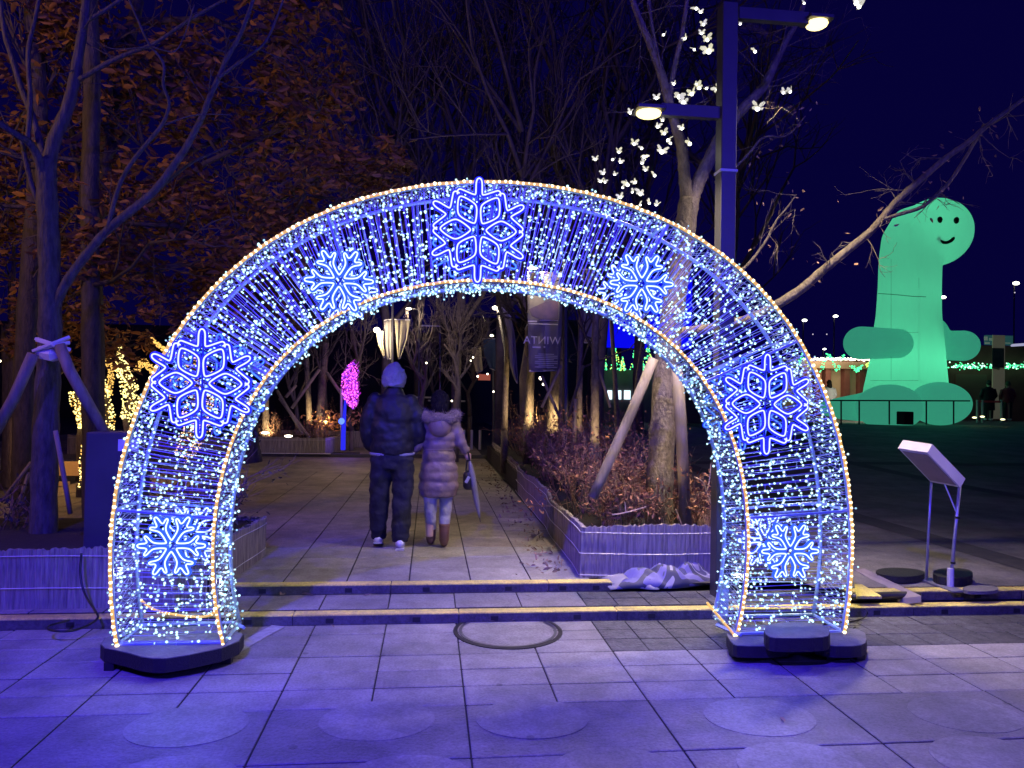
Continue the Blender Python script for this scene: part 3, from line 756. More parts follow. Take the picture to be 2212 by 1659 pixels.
# low bare trees seen through the arch
NEARF = [(760, 930, 690, 20, .07, 'behind the pink light ornament'), (905, 905, 680, 20, .08, 'between the two walkers'), (985, 900, 690, 17, .08, 'beyond the woman with the umbrella'),
         (1015, 900, 700, 24, .08, 'beside the teal banner'), (930, 915, 720, 26, .07, 'at the far end of the path'), (640, 940, 660, 22, .07, 'left of the pink light ornament')]
for a in NEARF: bare_tree('small bare tree '+a[5], a[0], a[1], a[2], a[3], a[4], int(a[0])+5, lean=8, group='small bare trees along the path', depth=4)

# the forked tree in the right planter
Y1 = 6.75; m = lambda w, Y=Y1: w*Y/1597
t = thing('forked_tree', 'mottled beige-barked tree forking above the arch, propped by two poles in the right planter', 'tree', P(1425, 1150, Y1))
b = MB(); tr = limb(b, [(1424, 1160), (1424, 1050), (1432, 920), (1440, 780), (1455, 660), (1476, 520), (1489, 430)], m(64), m(44), Y1, 14); b.build('trunk', bark_m, t, True)
b = MB(); qs = []
qs.append(limb(b, [(1486, 450), (1480, 400), (1477, 357), (1472, 310), (1461, 278), (1445, 220), (1429, 159), (1410, 110), (1398, 79), (1380, 40), (1360, -20)], m(30), m(12), Y1, 9))
qs.append(limb(b, [(1445, 220), (1452, 171), (1462, 120), (1473, 79), (1480, 30), (1487, -20)], m(14), m(9), Y1, 7))
qs.append(limb(b, [(1429, 159), (1418, 110), (1408, 60), (1400, -20)], m(10), m(7), Y1, 6))
qs.append(limb(b, [(1489, 450), (1500, 415), (1517, 375), (1535, 340), (1552, 300), (1600, 238), (1635, 205), (1656, 179), (1672, 140), (1683, 119), (1700, 85), (1725, 45), (1745, -20)], m(36), m(10), Y1, 9, Y2=7.2))
qs.append(limb(b, [(1450, 720), (1500, 715), (1560, 706), (1620, 690), (1679, 659), (1735, 623), (1770, 590), (1802, 564), (1850, 525), (1882, 500), (1915, 460), (1940, 430), (2000, 378), (2050, 335), (2090, 310), (2130, 272), (2175, 240), (2230, 200)], m(26), m(8), Y1, 8, Y2=6.1))
qs.append(limb(b, [(1905, 475), (1945, 462), (1990, 450), (2020, 425), (2050, 396), (2080, 350), (2110, 300), (2125, 270)], m(10), m(6), 6.35, 6))
qs.append(limb(b, [(1568, 600), (1600, 588), (1630, 555), (1655, 520), (1665, 500), (1680, 470), (1700, 450), (1720, 420)], m(9), m(3), 6.9, 6))
qs.append(limb(b, [(1545, 395), (1580, 370), (1620, 330), (1650, 290), (1700, 300), (1740, 250)], m(9), m(3), 6.9, 5))
along(b, qs[4], 16, .30, .006, 2, 41, f0=.35); along(b, qs[3], 9, .5, .005, 3, 42, f0=.35); along(b, qs[5], 6, .25, .005, 2, 43)
along(b, qs[0], 8, .6, .007, 2, 44, f0=.4); along(b, qs[6], 5, .3, .005, 2, 45); along(b, qs[7], 5, .4, .004, 2, 46)
b.build('branches', bark_m, t, True)
rs = np.random.RandomState(5); pos = []
for q in (qs[4], qs[5], qs[6], qs[7]):
    for _ in range(26): pos.append(np.array(q[rs.randint(len(q)//3, len(q))])+rs.normal(size=3)*np.array([.14, .1, .12]))
scatter('leaves', LEAF_V, LEAF_F, pos, rand_rots(len(pos), rs), .035+.03*rs.rand(len(pos)), mat("dry_pale_leaf", (.36, .22, .14), .8, island=.5), t)
for pts, w in ((((1412, 775), (1360, 900), (1296, 1040), (1280, 1075)), 22), (((1462, 790), (1470, 900), (1482, 1145)), 25)):
    b = MB(); b.tube([P(x, y, 6.45) for x, y in pts], m(w)/2, 12); b.build('support_pole', pole_w, t, True)

lamp('uplight', 'SPOT', (1.86, 6.05, .62), 13, (1, .70, .38), .04, (2.10, 6.75, 1.7), 75)
# butterfly lights hanging in that tree
BF = [(1286, 343, 8), (1303, 372, 8), (1336, 326, 9), (1341, 348, 7), (1325, 345, 6), (1298, 391, 8), (1307, 391, 6), (1329, 376, 6), (1355, 395, 12), (1371, 392, 8), (1345, 402, 8), (1340, 424, 9), (1392, 336, 10), (1390, 350, 10), (1395, 365, 8),
      (1411, 378, 10), (1370, 308, 10), (1386, 318, 7), (1368, 413, 8), (1384, 415, 12), (1400, 437, 9), (1420, 441, 9), (1382, 440, 7), (1430, 326, 14), (1421, 271, 9), (1434, 285, 10), (1444, 300, 10), (1430, 258, 7), (1473, 275, 9), (1490, 307, 12), (1448, 307, 8), (1362, 241, 9),
      (1418, 210, 9), (1456, 180, 6), (1468, 205, 14), (1478, 218, 14), (1495, 200, 12), (1508, 187, 12), (1504, 180, 8), (1549, 190, 12), (1526, 192, 6), (1503, 16, 10), (1513, 25, 7), (1519, 50, 9), (1516, 70, 8), (1527, 82, 12), (1530, 106, 16), (1499, 105, 8), (1435, 75, 7), (1480, 82, 8),
      (1631, 108, 10), (1637, 231, 15), (1694, 198, 9), (1708, 195, 10), (1849, 4, 15), (1860, 13, 14), (1738, 5, 6), (1600, 50, 5)]
wing = mat("butterfly_wing", (.50, .48, .36), .5, .4, 40, emit=(1, .97, .66), es=.62, island=.2)
core = glow("butterfly_core", (1, 1, .9), 5)
def butterfly(px_, py_, sz, i):
    Y = 6.4+random.uniform(-.25, .25); c = P(px_, py_, Y); s = sz*Y/1597*1.15
    rot = Matrix.Rotation(random.uniform(0, 6.28), 3, 'Z') @ Matrix.Rotation(random.uniform(-.9, .9), 3, 'X') @ Matrix.Rotation(random.uniform(-.5, .5), 3, 'Y')
    b = MB()
    for sx in (-1, 1):
        for (a, L, wd, z) in ((.55, 1.0, .55, .45), (-.5, .75, .5, .35)):
            poly = [(0, 0), (L*.45, wd*.55), (L*.95, wd*.5), (L, -.02), (L*.6, -wd*.4)]
            pts = []
            for (u, v) in poly:
                x, y = u*math.cos(a)-v*math.sin(a), u*math.sin(a)+v*math.cos(a); pts.append(c+rot @ Vector((sx*x*s, -abs(x)*z*s, y*s)))
            k = len(pts); pp = pts+[p+rot @ Vector((0, .003, 0)) for p in pts]
            b.add(pp, [tuple(range(k)), tuple(range(2*k-1, k-1, -1))]+[(j, (j+1) % k, k+(j+1) % k, k+j) for j in range(k)], 0)
    b.ball(c+rot @ Vector((0, -.006, -.28*s)), max(.011, s*.30), 1, 7, 5)
    b.build('butterfly_light', [wing, core], None, label='white butterfly light '+('in the cluster nearest the arch, below the lower lamp' if py_ > 320 else 'at the level of the lower street lamp arm, in the forked tree' if py_ > 170 and px_ < 1600 else 'in the column high left of the lamp post' if px_ < 1560 else 'right of the lamp post, on the outer limb'), cat='light ornament', group='butterfly lights in the forked tree')
for i, a in enumerate(BF): butterfly(*a, i)
lamp('butterfly_glow', 'POINT', P(1400, 330, 6.3), 2.0, (1, .95, .75), .05)

# ------------------------------------------------------------------ street lamp
base = Vector((2.37, 5.80, Z1))
def pz(px_, py_): return P(px_, py_, 5.80)
t = thing('street_lamp', 'tall dark square street lamp with two glowing arms beside the right arch leg', 'street lamp', base)
top = pz(1580, 12); b = MB(); b.box((base.x, base.y, (base.z+top.z)/2), (.13, .13, top.z-base.z), bev=.006); b.build('post', lampgrey, t)
for (x1, x2, xe, y, lab) in ((1596, 1742, 1787, 30, 'upper'), (1566, 1428, 1374, 246, 'lower')):
    a = pz(x1, y); e = pz(x2, y+4); h = pz(xe, y+4); z = a.z
    b = MB(); b.box(((a.x+e.x)/2, base.y, z), (abs(a.x-e.x)+.02, .06, .10), bev=.005); b.build('arm', lampgrey, t)
    b = MB(); b.box(((e.x+h.x)/2, base.y, z-.005), (abs(e.x-h.x)+.03, .20, .035), bev=.01); hd = b.build('lamp_head', lampgrey, t)
    b = MB(); b.ball(((e.x+h.x)/2, base.y, z-.036), (abs(e.x-h.x)/2, .09, .038), 0, 14, 8); b.build('diffuser', lampgl, hd, True)
    sl = lamp('street_lamp_light', 'AREA', ((e.x+h.x)/2, base.y, z-.07), 105 if lab == 'upper' else 95, (1, .82, .56), .12, ((e.x+h.x)/2, base.y-.001, 0))
for o in C.objects:
    if o.name.startswith('street_lamp_light'): o.data.spread = R(100)
b = MB(); zb = pz(1570, 373).z; b.box((base.x, base.y, zb), (.145, .145, .02)); b.build('clamp_band', strap, t)
b = MB(); b.tube([pz(1561, 262)+Vector((0, -.02, 0)), pz(1556, 420), pz(1552, 520)], .006, 5); b.build('cable', mat("grey_cable", (.3, .28, .26), .6), t)

t = thing('street_lamp', 'added dark post out of view right of the info sign, shading the paving', 'street lamp', (5.6, 5.33, Z1))  # made-up post out of view, added to cast the shadow streak
b = MB(); b.box((5.6, 5.33, 2.5), (.17, .17, 4.9), bev=.006); b.build('post', lampgrey, t)
b = MB(); b.box((5.95, 5.33, 4.9), (.7, .06, .09), bev=.005); b.build('arm', lampgrey, t)
# cabinet on the left planter
c0, c1 = P(178, 1200, 5.95), P(300, 935, 5.95)
t = thing('equipment_cabinet', 'dark blue upright cabinet standing on the left planter behind the arch leg', 'cabinet', ((c0.x+c1.x)/2, 5.95, .45))
b = MB(); b.box(((c0.x+c1.x)/2, 6.08, (c1.z+.30)/2), (c1.x-c0.x, .26, c1.z-.30), bev=.008); b.build('cabinet_body', mat("cabinet_paint", (.05, .048, .07), .5, .2, 5), t)
b = MB(); b.box((P(277, 960, 5.94).x, 5.945, P(277, 962, 5.94).z), (.15, .006, .09)); b.build('notice_plate', mat("lilac_plate", (.5, .46, .6), .5), t)
cab = mat("black_cable", (.010, .010, .012), .4)
b = MB(); b.tube(chaikin([P(176, 1195, 5.60), P(172, 1240, 5.56), P(182, 1285, 5.5), P(208, 1322, 5.38), P(214, 1335, 5.33), P(190, 1352, 5.25), P(150, 1365, 5.1), P(105, 1362, 5.1), P(100, 1353, 5.2), P(125, 1346, 5.3), P(150, 1340, 5.36)], 3, False), .008, 6)
b.build('cable', cab, None, True, label='black power cable looping down from the left planter to the ground', cat='cable')
q = G(128, 1345, .0); b = MB(); b.box((q.x, q.y, .02), (.10, .05, .04), bev=.008); b.box((q.x+.09, q.y+.01, .02), (.05, .05, .035), bev=.008)
b.build('power_strip', cab, None, label='small black plug block on the paving below the left planter', cat='plug')
b = MB(); b.tube(chaikin([G(1868, 1316, Z1+.02), G(1876, 1322, .05), G(1868, 1335, .01), G(1840, 1343, .01), G(1800, 1345, .01), G(1770, 1350, .01), G(1800, 1360, .01), G(1834, 1361, .01), G(1848, 1354, .01)], 3, False), .006, 6)
b.build('cable', cab, None, True, label='thin black cable curling on the paving behind the right arch leg', cat='cable')
b = MB(); b.tube([G(1835, 1290, .12), G(1900, 1287, .12), G(1960, 1285, .13), G(1990, 1290, .13)], .03, 8)
b.build('cable_duct', cab, None, True, label='thick black cable duct lying along the upper step right of the arch', cat='duct')

# ------------------------------------------------------------------ tilted info sign
t = thing('info_sign', 'tilted slab-like info sign on two thin legs right of the arch', 'sign', (4.27, 5.8, Z2))
f1, f2 = G(2001, 1257, Z2), G(2053, 1270, Z2)
d1, d2 = f1.y, f2.y
A, B = P(2010, 1041, d1), P(2075, 1053, d2)            # lower edge, at the legs
A2, B2 = P(1940, 968, d1+.02), P(1995, 979, d2-.02)       # upper edge
uu = (B-A); vv = (A2-A); nn = uu.cross(vv).normalized()
if nn.z < 0: nn = -nn
th = .105
def slabbox(b, A, B, Cc, D, n, mi=0): b.add([A, B, Cc, D, A+n, B+n, Cc+n, D+n], [(3, 2, 1, 0), (4, 5, 6, 7), (0, 1, 5, 4), (1, 2, 6, 5), (2, 3, 7, 6), (3, 0, 4, 7)], mi)
b = MB(); D = A2; C2_ = A2+(B-A); slabbox(b, A, B, C2_, D, nn*th); b.build('sign_box', mat("sign_white_paint", (.62, .58, .62), .4, .12, 6), t)
b = MB(); e = .07; i_ = lambda s, q: A+(B-A)*s+(A2-A)*q
slabbox(b, i_(e, e), i_(1-e, e), i_(1-e, 1-e), i_(e, 1-e), -nn*.006); b.build('back_panel', mat("sign_back", (.24, .18, .2), .6, .2, 8), t)
for f, top_, rr in ((f1, A, .011), (f2, B+(A-B)*.06, .014)):
    b = MB(); b.tube([f, f.lerp(top_, .5), top_+nn*.02], rr, 8); b.build('leg', mat("galvanised_tube", (.42, .42, .48), .35, metal=.5), t, True)
b = MB(); b.tube([f2+Vector((0, 0, .0)), f2+Vector((0, 0, .16))], .026, 8); b.build('white_sleeve', strap, t)
b = MB(); b.tube([i_(.5, .02), f2.lerp(B, .72)], .006, 5); b.build('cable', mat("white_cable", (.6, .6, .65), .5), t)
for zf in (.25, .70):
    b = MB(); q = f2.lerp(B, zf); b.tube([q-Vector((0, 0, .008)), q+Vector((0, 0, .008))], .019, 8); b.build('clip', blackm, t)
b = MB(); b.box(((f1.x+f2.x)/2, (f1.y+f2.y)/2, Z2+.008), (.12, .5, .012)); b.build('base_plate', mat("base_steel", (.2, .2, .24), .5, metal=.3), t)
def lowslab(pts, z, th, label, m_=None):
    poly = chaikin([Vector((*G(x, y, z)[:2], 0)) for x, y in pts], 2); b = MB(); b.prism([(p.x, p.y) for p in poly], z-th, z)
    b.build('weight_slab', m_ or slabe, None, label=label, cat='weight')
lowslab([(1885, 1236), (1930, 1247), (1990, 1244), (2002, 1234), (1960, 1226), (1905, 1226)], Z2+.06, .055, 'dark flat stone slab lying left of the sign legs')
lowslab([(2010, 1236), (2030, 1248), (2090, 1248), (2105, 1238), (2090, 1228), (2035, 1226)], Z2+.08, .075, 'rounded dark stone slab weighing down the sign base')
lowslab([(2075, 1270), (2090, 1278), (2155, 1277), (2158, 1266), (2100, 1263)], Z2+.03, .025, 'pale thin slab lying to the right of the sign base', slabm)
# ramp
b = MB(); r = [G(1846, 1230, Z2+.01), G(1868, 1228, Z2+.05), G(1990, 1287, Z2+.03), G(1950, 1292, Z2-.03)]
b.add(r+[p-Vector((0, 0, .05)) for p in r], [(0, 1, 2, 3), (0, 4, 5, 1), (1, 5, 6, 2), (2, 6, 7, 3), (3, 7, 4, 0)])
b.build('ramp_board', mat("ramp_beige", (.30, .25, .25), .7, .2, 8), None, label='beige ramp board laid from the square to the step right of the arch', cat='board')
b = MB(); r = [G(1846, 1262, Z2+.012), G(1862, 1262, Z2+.012), G(1905, 1288, Z2+.012), G(1850, 1288, Z2+.012)]
b.add(r+[p-Vector((0, 0, .02)) for p in r], [(0, 1, 2, 3), (0, 4, 5, 1), (1, 5, 6, 2), (2, 6, 7, 3), (3, 7, 4, 0)])
b.build('tactile_panel', yellow, None, label='yellow warning panel on the paving just right of the arch', cat='panel')

# ------------------------------------------------------------------ crumpled banner heap
rs = np.random.RandomState(8)
def cloth(name, pts, label, m_, z0, hh, seed, nx=34, ny=16, th=.006):
    rs = np.random.RandomState(seed); a, b_, c, d = [G(x, y, z0) for x, y in pts]
    ph = rs.rand(8)*6.28; fr = rs.uniform(1.5, 6, 8); vs = []
    for j in range(ny):
        for i in range(nx):
            u, v = i/(nx-1), j/(ny-1); p = (a*(1-u)+b_*u)*(1-v)+(d*(1-u)+c*u)*v
            h = 0
            for k in range(4): h += abs(math.sin(fr[k]*3*u+fr[k+4]*v*1.6+ph[k]))/(1+k*.6)
            env = math.sin(math.pi*min(1, max(0, v)))**.6*(.35+.65*math.sin(math.pi*u)**.7)
            h += .22*abs(math.sin(23*u+9*v+ph[1]))+.14*abs(math.sin(41*u-17*v+ph[2])); h = hh*(.05+env*h*.30)
            p = p+Vector((.02*math.sin(ph[5]+9*v+5*u), .03*math.sin(7*u+ph[6]), h)); vs.append(p)
    mb = MB(); mb.add(vs, [(j*nx+i, j*nx+i+1, (j+1)*nx+i+1, (j+1)*nx+i) for j in range(ny-1) for i in range(nx-1)])
    o = mb.build(name, m_, None, True, label=label, cat='cloth' if 'cloth' in label else 'banner'); s = o.modifiers.new('thick', 'SOLIDIFY'); s.thickness = th; s.offset = 1
    return o
def printmat():
    m = bpy.data.materials.new("printed_vinyl"); m.use_nodes = True; n = m.node_tree.nodes; L = m.node_tree.links; b = n["Principled BSDF"]; b.inputs['Roughness'].default_value = .65
    tc = n.new('ShaderNodeTexCoord'); v = n.new('ShaderNodeTexNoise'); v.inputs['Scale'].default_value = 3.2; v.inputs['Detail'].default_value = 1.5; v.inputs['Distortion'].default_value = 1.2; L.new(tc.outputs['Object'], v.inputs[0]); r = n.new('ShaderNodeValToRGB'); L.new(v.outputs[0], r.inputs[0])
    r.color_ramp.interpolation = 'CONSTANT'; e = r.color_ramp.elements; e[0].color = (.05, .05, .10, 1); e[1].position = .42; e[1].color = (.10, .09, .26, 1)
    for p, c in ((.49, (.03, .03, .07, 1)), (.58, (.22, .21, .30, 1)), (.62, (.05, .045, .12, 1)), (.70, (.15, .13, .28, 1))):
        k = e.new(p); k.color = c
    L.new(r.outputs[0], b.inputs[0]); return m
pm = printmat()
cloth('crumpled_banner', [(1335, 1279), (1545, 1268), (1548, 1250), (1360, 1256)], 'crumpled printed banner heaped against the right planter', pm, Z1+.01, .27, 3, 60, 24)
cloth('crumpled_cloth', [(1320, 1275), (1420, 1275), (1410, 1240), (1285, 1254)], 'pale crumpled cloth at the near end of the banner heap', mat("pale_vinyl", (.19, .18, .24), .7, .15, 6), Z1+.01, .17, 5, 34, 18)
cloth('crumpled_banner', [(1440, 1262), (1550, 1256), (1550, 1240), (1450, 1240)], 'dark folded end of the banner heap beside the lamp post', mat("dark_vinyl", (.03, .03, .07), .6), Z1+.01, .16, 9, 30, 14)
# fallen leaves
leafm = mat("fallen_leaf", (.24, .16, .13), .7, island=.5)
def fallen(px_, py_, z, s, label, i):
    c = G(px_, py_, z+.012); rot = (Matrix.Rotation(i*1.3, 3, 'Z') @ Matrix.Rotation(.5*math.sin(i), 3, 'X'))
    b = MB(); b.add([c+rot @ (Vector(v)*s-Vector((s/2, 0, 0))) for v in LEAF_V], LEAF_F); o = b.build('fallen_leaf', leafm, None, label=label, cat='leaf')
fallen(612, 1281, Z1, .12, 'curled pale leaf on the step tread, left of the path', 1); fallen(665, 1284, Z1, .13, 'flat pale leaf on the step tread beside a curled one', 2)
fallen(794, 1285, Z1, .09, 'small brown leaf on the step tread in front of the walkers', 3); fallen(718, 1352, 0, .07, 'small leaf against the front step near the left arch leg', 4)
fallen(1110, 1340, 0, .07, 'small pale leaf on the rim of the manhole cover', 5); fallen(1690, 1553, 0, .06, 'tiny dark leaf on the right painted light circle on the paving', 6)
fallen(1060, 1341, 0, .08, 'thin leaf behind the manhole cover by the front step', 7)
rs = np.random.RandomState(77); pos = []
for i in range(320):
    y = 6.2+10.5*rs.rand()**1.3; pos.append((1.22+(y-6)*.012-abs(rs.normal())*.16, y, Z2+.008+.012*rs.rand()))
rr = rand_rots(len(pos), rs); rr = rr*.0+rr
o = scatter('leaf_litter', LEAF_V, LEAF_F, pos, rr, .03+.05*rs.rand(len(pos)), leafm, None); stuff(o); o['label'] = 'dry leaf litter along the foot of the right planter'; o['category'] = 'leaf litter'

# ------------------------------------------------------------------ shrubs in the planters
def shrub(x, y, z, w, h, seed, label, group='dry shrubs in the right planter', nleaf=420, lm=None, d=None):
    rs = np.random.RandomState(seed); t = thing('dry_shrub', label, 'shrub', (x, y, z), group); b = MB(); tips = []
    for i in range(15):
        a = rs.rand()*6.28; s = Vector((x+math.cos(a)*w*.25*rs.rand(), y+math.sin(a)*w*.25*rs.rand(), z))
        twigs(b, s, Vector((math.cos(a)*.45, math.sin(a)*.45, 1)), h*rs.uniform(.4, .62), .0065, 2, rs, .5, .5, tips, 4, (2, 4))
    b.build('stems', twig_s, t)
    pos = []
    for i in range(nleaf):
        q, dd = tips[rs.randint(len(tips))]; k = rs.rand()*.9; pos.append(np.array(q-dd*k*h*.45)+rs.normal(size=3)*h*.045)
    scatter('leaves', LEAF_V, LEAF_F, pos, rand_rots(nleaf, rs), .030+.035*rs.rand(nleaf), lm or leaf_s, t)
SH = [(1.75, 6.75, .62), (2.25, 6.6, .5), (1.62, 7.5, .75), (2.2, 7.4, .8), (2.65, 7.0, .5), (1.75, 8.4, .85), (2.4, 8.3, .95), (1.72, 9.4, .95), (2.35, 9.4, 1.0), (1.8, 10.5, 1.0), (2.5, 10.6, 1.05),
      (1.85, 11.8, 1.0), (2.6, 12.0, 1.05), (1.9, 13.2, 1.05), (2.7, 13.4, 1.1), (1.95, 14.8, 1.05), (2.65, 15.0, 1.1), (2.0, 16.4, 1.05), (2.7, 7.9, .6), (2.7, 9.9, .7)]
for i, (x, y, h) in enumerate(SH):
    shrub(x, y, .45, .8, h, 100+i, 'reddish-brown twiggy shrub in the right planter, '+('path side' if x < 2.1 else 'square side')+[', nearest the front corner', ', just left of the forked tree trunk', ', second row back', ', right of the forked tree, second row', ', far right corner', ', third row back', ', third row from the front', ', fourth row back', ', fourth row from the front', ', fifth row back', ', fifth row from the front', ', sixth row back', ', sixth row from the front', ', seventh row back', ', seventh row from the front', ', eighth row back', ', eighth row from the front', ', at the very far end', ', small one at the outer edge', ', lone one at the outer edge'][i], nleaf=520 if y < 11 else 300)
for i, (x, y, h) in enumerate([(-1.75, 6.3, .85), (-1.9, 6.9, .9), (-2.5, 6.6, .6), (-4.6, 6.6, .5), (-3.6, 6.8, .5)]):
    shrub(x, y, .40, .6, h, 200+i, ['dark leafy shrub at the right corner of the left planter', 'dark leafy shrub at the back right corner of the left planter', 'low dark shrub behind the left arch leg', 'low dark shrub at the foot of the blue-lit tree', 'low dark shrub between the blue-lit tree and the cabinet'][i], 'dark shrubs in the left planter', 260, mat("dark_shrub_leaf", (.05, .04, .045), .6, island=.5))
for i, (x, y, h) in enumerate([(P(560, 940, 19).x, 19, .9), (P(620, 940, 19.2).x, 19.2, .8), (P(680, 940, 19).x, 19, .8), (P(720, 940, 22).x, 22, 1.3), (P(790, 940, 22).x, 22, 1.4), (P(910, 930, 24).x, 24, 1.2), (P(980, 930, 24).x, 24, 1.2)]):
    shrub(x, y, .3, 1.2, h, 300+i, ['dry shrub by the straight lit trunk', 'dry shrub over the far left planter middle', 'dry shrub at the curved lit trunk', 'dry shrub just left of the pink ornament', 'dry shrub behind the man in the dark jacket', 'dry shrub seen between the two walkers', 'dry shrub behind the head of the walker in pink'][i], 'dry shrubs at the far end of the path', 240)
# dry stems sticking out of the right planter
t = thing('dead_twig', 'pale bare twigs lying over the corner of the right planter beside the tree', 'twigs', P(1330, 1130, 6.4))
b = MB()
for pts, w in ((((1322, 1112), (1350, 1108), (1385, 1098), (1400, 1093)), 3.5), (((1352, 1106), (1350, 1085)), 3), (((1500, 1030), (1520, 1040), (1530, 1075), (1545, 1110)), 4), (((1528, 1060), (1534, 1030), (1536, 1000)), 3), (((1460, 1100), (1470, 1125), (1475, 1140)), 3)):
    b = MB(); limb(b, list(pts), m(w, 6.4), m(w*.6, 6.4), 6.4, 5); b.build('stem', mat("pale_stem", (.42, .30, .22), .7), t)
b = MB(); rs = np.random.RandomState(9)
for i in range(90):
    x = rs.uniform(1488, 1545); p = P(x, 1150, 6.5+rs.rand()*.5); b.tube([p, p+Vector((rs.normal()*.03, rs.normal()*.03, .10+.12*rs.rand()))], .004, 3, cap=False)
stuff(b.build('straw', mat("straw", (.40, .24, .15), .8, island=.4), t))

# ------------------------------------------------------------------ lit trunks, far props
def lit_trunk(px_, base, top, Y, w, label, seed, lean=0, light=6.0, colr=(1, .72, .34)):
    t = thing('bare_tree', label, 'tree', P(px_, base, Y)); b = MB()
    q = limb(b, [(px_, base), (px_+lean*.3, (base*2+top)/3), (px_+lean*.7, (base+2*top)/3), (px_+lean, top)], m(w, Y), m(w*.6, Y), Y, 9)
    b.tube([Vector((q[0].x, q[0].y, .25)), q[0]], m(w, Y)*.55, 9); b.build('trunk', bark_m, t, True); b = MB(); along(b, q, 7, .9, m(w, Y)*.16, 3, seed, f0=.5, spread=.4, bias=Vector((0, 0, 1.6))); b.build('branches', bark_d, t, True)
    if light:
        c = P(px_+w*.9, base-6, Y-.45); lamp('uplight', 'SPOT', c, light*5, colr, .04, q[len(q)//5], 80)
lit_trunk(1142, 915, 700, 13.2, 22, 'warm-lit trunk left of the mirrored banner', 61, 10, 10)
lit_trunk(1192, 925, 720, 12.7, 28, 'thick warm-lit trunk below the mirrored banner', 62, 14, 12)
lit_trunk(1284, 955, 600, 9.2, 22, 'dark trunk with a flaking lit foot in the right planter', 63, 4, 4)
lit_trunk(1250, 930, 640, 12.0, 16, 'slim trunk with props right of the lamp post', 64, 6, 3)
lit_trunk(573, 945, 700, 19.0, 16, 'straight lit trunk at the far left planter', 65, 2, 14)
lit_trunk(668, 912, 720, 20.0, 14, 'slim pale lit trunk left of the pink ornament', 66, -8, 12)
lit_trunk(690, 918, 740, 19.6, 20, 'curved pale lit trunk with a pile of lit leaves at its foot', 67, 14, 14)
lit_trunk(1335, 935, 560, 14.0, 12, 'thin dark crossing trunk before the blue screen', 68, -22, 0)
lit_trunk(1365, 935, 600, 13.0, 13, 'thin dark trunk right of the blue screen', 69, 40, 0)
lit_trunk(1090, 930, 620, 13.5, 14, 'dark twisted trunk between the banners', 70, 10, 0)
def props(label, lst, Y, w):
    t = thing('tree_prop', label, 'prop', P(*lst[0][0], Y))
    for (a, c) in lst: b = MB(); b.tube([P(*a, Y), P(*c, Y-.1)], m(w, Y)/2, 7); b.build('pole', pole_w, t, True)
props('crossed wooden props round the lit trunks at the far left', [((598, 843), (655, 938)), ((690, 798), (630, 882)), ((640, 832), (617, 858)), ((706, 805), (737, 850)), ((604, 860), (668, 945))], 18.9, 7)
props('dark crossed props under the mirrored banner', [((1170, 812), (1210, 905)), ((1260, 790), (1228, 900)), ((1292, 790), (1318, 880)), ((1212, 790), (1170, 880))], 10.2, 7)
props('pale wooden prop standing in the shrubs', [((1244, 862), (1240, 960))], 9.6, 9)
props('pale leaning props behind the left tree', [((68, 998), (2, 1085)), ((62, 1020), (38, 1100))], 8.0, 7)

# pile of lit leaves
rs = np.random.RandomState(4); c = P(712, 908, 19.3); pos = [np.array(c)+rs.normal(size=3)*np.array([.35, .2, .12]) for _ in range(160)]
o = scatter('leaf_pile', LEAF_V, LEAF_F, pos, rand_rots(160, rs), .10+.1*rs.rand(160), mat("lit_dead_leaf", (.5, .25, .10), .8, island=.5)); stuff(o); o['label'] = 'pile of dry orange leaves round the curved lit trunk'; o['category'] = 'leaf pile'
lamp('uplight', 'POINT', P(705, 914, 18.9), 4, (1, .6, .25), .04)
for (x, y, Y) in ((573, 935, 18.6), (623, 942, 18.6)):
    b = MB(); b.ball(P(x, y, Y), (.10, .08, .03), 0, 8, 5); b.build('ground_light', lampgl2, None, True, label='small glowing ground light among the far planter shrubs' if x > 600 else 'small glowing ground light at the foot of the straight lit trunk', cat='light')

# ------------------------------------------------------------------ pink leaf ornament
Y = 18.7
t = thing('leaf_ornament', 'tall pink glowing leaf-shaped light ornament on a blue-lit post', 'light ornament', P(742, 975, Y))
b = MB(); out = [(768, 778), (750, 790), (738, 810), (737, 840), (742, 862), (752, 876), (765, 884), (773, 872), (775, 850), (771, 825), (774, 800)]
b.tube([P(x, y, Y) for x, y in out], .012, 5, 0, True); b.build('leaf_frame', mat("ornament_frame", (.25, .1, .35), .5), t)
from_poly = [P(x, y, Y) for x, y in out]
def inpoly(x, y):
    c = False; n = len(out)
    for i in range(n):
        x1, y1 = out[i]; x2, y2 = out[(i+1) % n]
        if (y1 > y) != (y2 > y) and x < (x2-x1)*(y-y1)/(y2-y1)+x1: c = not c
    return c
rs = np.random.RandomState(3); pts = []
while len(pts) < 420:
    x, y = rs.uniform(736, 777), rs.uniform(777, 885)
    if inpoly(x, y): pts.append(P(x, y, Y+rs.uniform(-.12, .12)))
bulbs('pink_bulbs', pts[:230], .016, glow("pink_bulb", (1, .12, .75), 3.2), t, kind='stuff'); bulbs('violet_bulbs', pts[230:], .018, glow("violet_bulb", (.35, .04, 1), 1.8), t, kind='stuff')
b = MB()
for i in range(0, 200): b.tube([pts[i], pts[i+1] if (pts[i]-pts[i+1]).length < .3 else pts[i]+Vector((.06, 0, .08))], .006, 3, cap=False)
b.build('wire', glow("pink_wire", (.75, .03, .9), .7), t, kind='stuff')
b = MB(); b.tube([P(738, 972, Y), P(737, 840, Y)], .03, 8); b.build('post', mat("ornament_post", (.3, .28, .4), .5), t)
b = MB(); b.tube([P(741, 972, Y-.1), P(742, 930, Y-.1), P(746, 865, Y)], [.06, .055, .03], 8); b.build('blue_tube', glow("blue_tube", (.03, .03, 1), .9), t)
